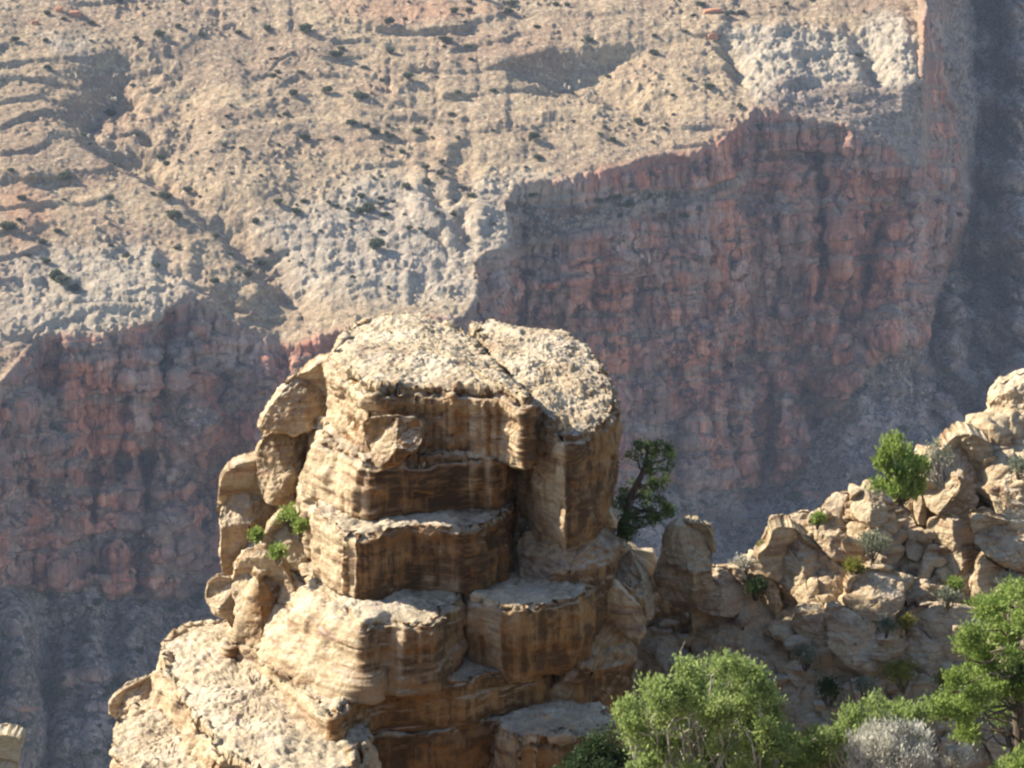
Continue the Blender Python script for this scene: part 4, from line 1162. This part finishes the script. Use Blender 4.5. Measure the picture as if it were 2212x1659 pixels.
bush("sagebrush", "small grey twiggy shrub right of the big grey sagebrush", "bush", L_GREY, (2035, 1608, 2105, 1680), 46.6, tips=60, per=30, leaf=0.06, seed=31, stems=40, tuft=0.05, upright=1.0, bark=M_TWIG)
clump_plant("skyline_bush", "bright green upright bush on the skyline between grey rock and overhanging block", "bush", L_GRN,
            [(1898, 1080), (1893, 1045), (1905, 1020), (1908, 985), (1928, 945), (1950, 938), (1972, 950), (1980, 985), (1998, 1010), (2000, 1050), (1980, 1085)],
            59.6, 0.6, (9, 19), 34, (1945, 1110), 33, leaf=0.10, per=30, upright=1.3, thick=0.025)
bush("dry_shrub", "sparse grey twiggy shrub with dead branches beside the skyline bush", "bush", L_SAGE, (1990, 935, 2075, 1040), 60.4, tips=46, per=12, leaf=0.06, seed=35, stems=46, tuft=0.05, bark=M_TWIG)
small = [
    ((1848, 1146, 1925, 1205), L_SAGE, "grey-green sage mound under the pinkish skyline slab", "sagebrush"),
    ((1822, 1203, 1866, 1246), L_YEL, "yellow-green grassy tuft above the squarish boulder", "shrub"),
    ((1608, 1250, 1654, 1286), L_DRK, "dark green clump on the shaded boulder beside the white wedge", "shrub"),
    ((1634, 1174, 1664, 1204), L_YEL, "little yellow-green shrub at the left tip of the skyline wedge", "shrub"),
    ((1578, 1208, 1634, 1238), L_GREY, "pale grey tuft catching the sun left of the wedge boulder", "shrub"),
    ((1948, 1334, 1974, 1366), L_YEL, "narrow yellow-green plant left of the shelf boulder", "shrub"),
    ((2012, 1270, 2078, 1312), L_SAGE, "grey-green mound above the shelf boulder", "sagebrush"),
    ((2046, 1252, 2078, 1272), L_GRN, "tiny vivid green plant under the hollow", "shrub"),
    ((2160, 1244, 2202, 1272), L_SAGE, "soft sage clump below the long arching slab", "sagebrush"),
    ((2176, 992, 2230, 1026), L_SAGE, "sage clump on the shelf under the crag at the right edge", "sagebrush"),
    ((1896, 1340, 1934, 1368), L_SAGE, "grey-green tuft beside the small bright stone", "sagebrush"),
    ((1908, 1424, 1996, 1486), L_YEL, "dark yellow-green shrub in the shadow under the long slab", "shrub"),
    ((2014, 1452, 2086, 1496), L_YEL, "yellow-green grass clump left of the right-hand juniper", "shrub"),
    ((1712, 1392, 1772, 1440), L_SAGE, "dim sage in the shade right of the large grey boulder", "sagebrush"),
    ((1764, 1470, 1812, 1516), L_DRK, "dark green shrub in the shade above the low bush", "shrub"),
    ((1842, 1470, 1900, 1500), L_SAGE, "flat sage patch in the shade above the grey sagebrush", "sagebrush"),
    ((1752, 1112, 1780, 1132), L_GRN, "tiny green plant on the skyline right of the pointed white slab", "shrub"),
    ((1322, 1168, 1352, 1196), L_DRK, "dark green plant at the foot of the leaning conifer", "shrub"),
]
for k, (bx, mt, lab, cat) in enumerate(small):
    h = hill((bx[0] + bx[2]) / 2, bx[3])
    w = (bx[2] - bx[0])
    bush("sagebrush" if cat == "sagebrush" else "shrub", lab, cat, mt, bx, float(h[1]) - 0.75, tips=int(10 + w * 0.55), per=26, leaf=0.06, seed=60 + k, stems=8, tuft=0.05, upright=0.9)
for k, (bx, Y, lab) in enumerate([((600, 1090, 652, 1142), 55.9, "largest green tuft wedged between the pinnacle and its leaning slab"),
                                  ((532, 1148, 572, 1180), 55.9, "ragged green tuft on the big rounded block at left"),
                                  ((584, 1184, 614, 1210), 54.6, "lowest small green tuft on the white left ledge"),
                                  ((636, 1120, 662, 1160), 55.3, "thin green sprig beside the largest tuft on the pinnacle")]):
    bush("grass_tuft", lab, "tuft", L_GRN, bx, Y, tips=24, per=26, leaf=0.07, seed=90 + k, stems=5, tuft=0.05, upright=1.0)
bush("dry_tuft", "pale dry tuft at the base of the leaning conifer on the pinnacle shoulder", "tuft", L_GREY, (1298, 1096, 1336, 1132), 55.6, tips=24, per=24, leaf=0.07, seed=97, stems=8, tuft=0.05, upright=1.0)

# --- shrubs on the far slope, each its own object
def far_proto(seed):
    r_ = np.random.default_rng(seed)
    T = crown_tips((0, 0, 0.9), (1.15, 1.15, 1.0), 60, seed, 0.0, lumps=7)
    V, F = leaves(T, 14, 0.16, 0.42, 0.4, rr=r_, aspect=1.6)
    return mesh_from("far_shrub", V, F, L_FAR, smooth=False)
PROT = [far_proto(200 + k) for k in range(4)]
def far_shrub(px, py, size, label, group):
    p = canyon_pt(px, py)
    o = bpy.data.objects.new("far_shrub", random.choice(PROT))
    COL.objects.link(o)
    o.location = (p[0], p[1], p[2] - 0.25 * size)
    size *= random.choice([0.6, 0.8, 0.9, 1.0, 1.3])
    o.scale = (size * random.uniform(0.85, 1.4), size * random.uniform(0.85, 1.4), size * random.uniform(0.65, 1.0))
    o.rotation_euler.z = random.uniform(0, 6.28)
    tag(o, label, "shrub", group)
def q1(pts): return [(x * 0.3907, y * 0.3907) for x, y in pts]
A1 = q1([(80, 245), (250, 235), (500, 240), (350, 110), (265, 85), (505, 140), (660, 20), (815, 40), (1010, 15), (1400, 60), (1480, 160), (1675, 155), (1695, 190), (1320, 190),
         (750, 230), (880, 210), (985, 165), (1120, 205), (1500, 260), (1320, 330), (600, 470), (730, 400), (750, 660), (465, 715), (265, 390), (1670, 425), (1610, 545), (1810, 540),
         (1580, 645), (1280, 600), (1155, 730), (1235, 715), (880, 775), (915, 835), (655, 820), (740, 905), (1085, 840), (1240, 810), (1540, 820), (1680, 780), (1165, 930), (65, 965), (120, 1120), (355, 1135), (610, 1110),
         (365, 1010), (1035, 1000), (1100, 1030), (1440, 985), (1680, 1120), (1640, 1190), (1405, 1225), (960, 1225), (915, 1105), (1535, 1130), (100, 1250), (30, 1290), (320, 1290), (230, 1365), (610, 1370), (700, 1430),
         (260, 1475), (155, 1420), (870, 1480), (980, 1385), (1320, 1500), (1360, 1550), (1185, 1560), (310, 1570), (350, 1600), (410, 1610), (1480, 1360), (1190, 1320)])
A2 = [(720 + x * 0.3907, y * 0.3907) for x, y in [(415, 25), (750, 30), (665, 75), (825, 15), (395, 130), (310, 145), (750, 85), (985, 40), (965, 85), (1230, 45), (1290, 60), (45, 280), (10, 330), (310, 310), (170, 390), (620, 250), (615, 280),
      (740, 275), (1125, 160), (1420, 235), (1775, 215), (1770, 300), (1515, 350), (270, 455), (405, 455), (690, 525), (650, 630), (885, 720), (1110, 790), (690, 775), (1470, 760), (1330, 685), (1690, 690), (1540, 795), (460, 740), (320, 780),
      (290, 765), (225, 755), (180, 725), (550, 775), (375, 865), (600, 880), (1130, 885), (1070, 935), (20, 780), (595, 970), (520, 960), (405, 1055), (520, 1030), (770, 1100), (660, 1165), (150, 1105), (335, 1125), (260, 1105), (15, 1150), (200, 1180),
      (145, 1190), (290, 1205), (570, 1205), (880, 1265), (270, 1300), (230, 1390), (105, 1540), (300, 1600), (1325, 430), (150, 555), (570, 435), (760, 350), (880, 510)]]
A3 = [(1440 + x * 0.3907, y * 0.3907) for x, y in [(70, 20), (185, 45), (410, 90), (330, 100), (150, 95), (105, 200), (130, 450), (400, 610), (30, 515), (235, 500), (490, 730), (360, 75), (265, 75), (1090, 75), (1065, 265), (800, 10), (660, 40)]]
for (px, py) in A1:
    far_shrub(px, py, random.uniform(0.85, 1.6) * (1.3 if (px, py) in A1[-6:] else 1), "dark green shrub dotting the left part of the sunlit far slope", "shrubs on the left of the far slope")
for (px, py) in A2:
    far_shrub(px, py, random.uniform(0.8, 1.5), "dark green shrub dotting the middle of the sunlit far slope", "shrubs in the middle of the far slope")
for k in range(70):                     # smaller scrub gathered along the gullies
    cx_, cy_ = random.choice([(520, 300), (470, 420), (600, 560), (560, 130), (900, 480), (1000, 420), (300, 330), (820, 360), (1000, 80), (1250, 60), (760, 470), (1380, 300)])
    x_, y_ = random.gauss(cx_, 55), random.gauss(cy_, 40)
    if 5 < x_ < 1500 and 5 < y_ < 600:
        far_shrub(x_, y_, random.uniform(0.5, 0.95), "small dull green scrub gathered along the gullies of the far slope", "scrub along the far gullies")
for (px, py) in A3:
    far_shrub(px, py, random.uniform(0.9, 1.5), "dark green shrub among the pale rocks at the top right of the far slope", "shrubs among the pale far rocks")
for k in range(60):
    px = random.uniform(0, 440); py = random.uniform(1300, 1640)
    far_shrub(px, py, random.uniform(0.6, 1.5), "dark shrub on the shaded talus at the lower left", "shrubs on the lower left talus")
for k in range(70):
    px = random.uniform(1320, 2212); py = random.uniform(760, 1180)
    if py < 1060 - 0.6 * max(0, px - 1650): continue
    far_shrub(px, py, random.uniform(0.7, 1.9), "dark shrub on the bluish shaded talus below the far cliff", "shrubs on the talus below the far cliff")
for (px, py) in [(2060, 470), (2080, 610), (2120, 800), (2150, 380), (2190, 560), (2050, 640), (2170, 700), (2100, 300), (2140, 120), (2190, 230)]:
    far_shrub(px, py, random.uniform(0.9, 1.8), "dark shrub on the steep blue slope at the far right", "shrubs on the far right slope")
for (px, py) in [(1150, 560 * 0 + 425), (1306, 432), (1330, 470), (1290, 440), (1400, 428), (1330, 432), (1480, 470), (1355, 448)]:
    far_shrub(px, py, random.uniform(1.0, 1.8), "dark shrub on the shaded bench under the upper red cliff", "shrubs on the shaded bench")

# --- rocks that stand out on the far slope
def far_rock(px, py, w, h, mat, label, name="far_boulder"):
    p = canyon_pt(px, py)
    boulder(name, mat, (px - w, py - h, px + w, py + h), float(p[1]) - 1.0, label=label, cat="boulder", depth=0.9)
M_FRED = NT("far_red_rock"); M_FRED = M_FRED.done(M_FRED.ramp(M_FRED.noise(0.8, 5, 0.6), [(0.35, (0.30, 0.14, 0.08)), (0.6, (0.46, 0.22, 0.12))]))
M_FPALE = NT("far_pale_rock"); M_FPALE = M_FPALE.done(M_FPALE.ramp(M_FPALE.noise(0.8, 5, 0.6), [(0.35, (0.46, 0.38, 0.27)), (0.6, (0.62, 0.54, 0.40))]))
far_rock(128, 22, 9, 9, M_FRED, "rust-red boulder near the top left corner, left of its larger neighbour")
far_rock(163, 29, 14, 10, M_FRED, "larger rust-red boulder near the top left corner")
far_rock(75, 50, 9, 8, M_FRED, "dark red boulder lower left of the two rust-red boulders")
far_rock(1540, 78, 11, 10, M_FRED, "red boulder at the head of the dark cleft at the top right")
far_rock(1538, 24, 22, 12, M_FRED, "broad reddish outcrop block at the top edge right of centre")
far_rock(1670, 16, 6, 6, M_FRED, "small reddish block at the top edge above the pale outcrop")
for (x, y) in q1([(622, 545), (640, 545), (490, 750), (700, 850), (205, 735), (1255, 575), (745, 995), (850, 890), (600, 760)]):
    far_rock(x, y, 3.2, 4.2, M_FPALE, None) if False else boulder("pale_stone", M_FPALE, (x - 3.2, y - 4.2, x + 3.2, y + 4.2), float(canyon_pt(x, y)[1]) - 0.6, label="pale stone catching the sun around the dark hollow of the far slope", cat="stone", group="pale stones around the dark hollow", lowres=True)
for (x, y) in [(1412, 228), (1416, 236), (1398, 243), (1432, 240), (1440, 250), (1462, 246), (1468, 262), (1500, 262), (1518, 272), (1520, 248), (1481, 258), (1470, 232), (1230, 190), (1220, 184), (1252, 176), (1258, 205), (1268, 214), (1300, 180)]:
    boulder("pale_stone", M_FPALE, (x - 2.6, y - 4.4, x + 2.6, y + 4.4), float(canyon_pt(x, y)[1]) - 0.6, label="bright stone on the far slope just above the red cliff rim", cat="stone", group="bright stones above the red cliff rim", lowres=True)
outline_rock("pale_outcrop", M_DARK, [(-60, 1606), (0, 1598), (30, 1602), (44, 1616), (34, 1645), (24, 1760), (-60, 1780)], 120.0, 1.6, label="small rock edge poking in at the bottom left corner", cat="rock", lean=0.5)

# ------------------------------------------------------------------ air between the rim and the far wall
def haze():
    zlo = min(zfloor, float(CV[:, :, 2].min())) - 1.0
    x0, x1, y0, y1, z1_ = -950, 950, -30, 1950, 3.0
    V = np.array([[x, y, z] for z in (zlo, z1_) for y in (y0, y1) for x in (x0, x1)], float)
    F = np.array([[0, 2, 3, 1], [4, 5, 7, 6], [0, 1, 5, 4], [2, 6, 7, 3], [0, 4, 6, 2], [1, 3, 7, 5]])
    m = bpy.data.materials.new("haze"); m.use_nodes = True
    nt = m.node_tree
    nt.nodes.remove(nt.nodes["Principled BSDF"])
    v = nt.nodes.new("ShaderNodeVolumePrincipled")
    v.inputs["Color"].default_value = (0.62, 0.75, 1.0, 1)
    v.inputs["Density"].default_value = HAZE
    v.inputs["Anisotropy"].default_value = 0.0
    nt.links.new(v.outputs[0], nt.nodes["Material Output"].inputs["Volume"])
    o = link("haze", V, F, m, smooth=False, origin=(0, 0, zlo))
    tag(o, kind="stuff")
HAZE = 0.00006
if HAZE > 0:
    haze()
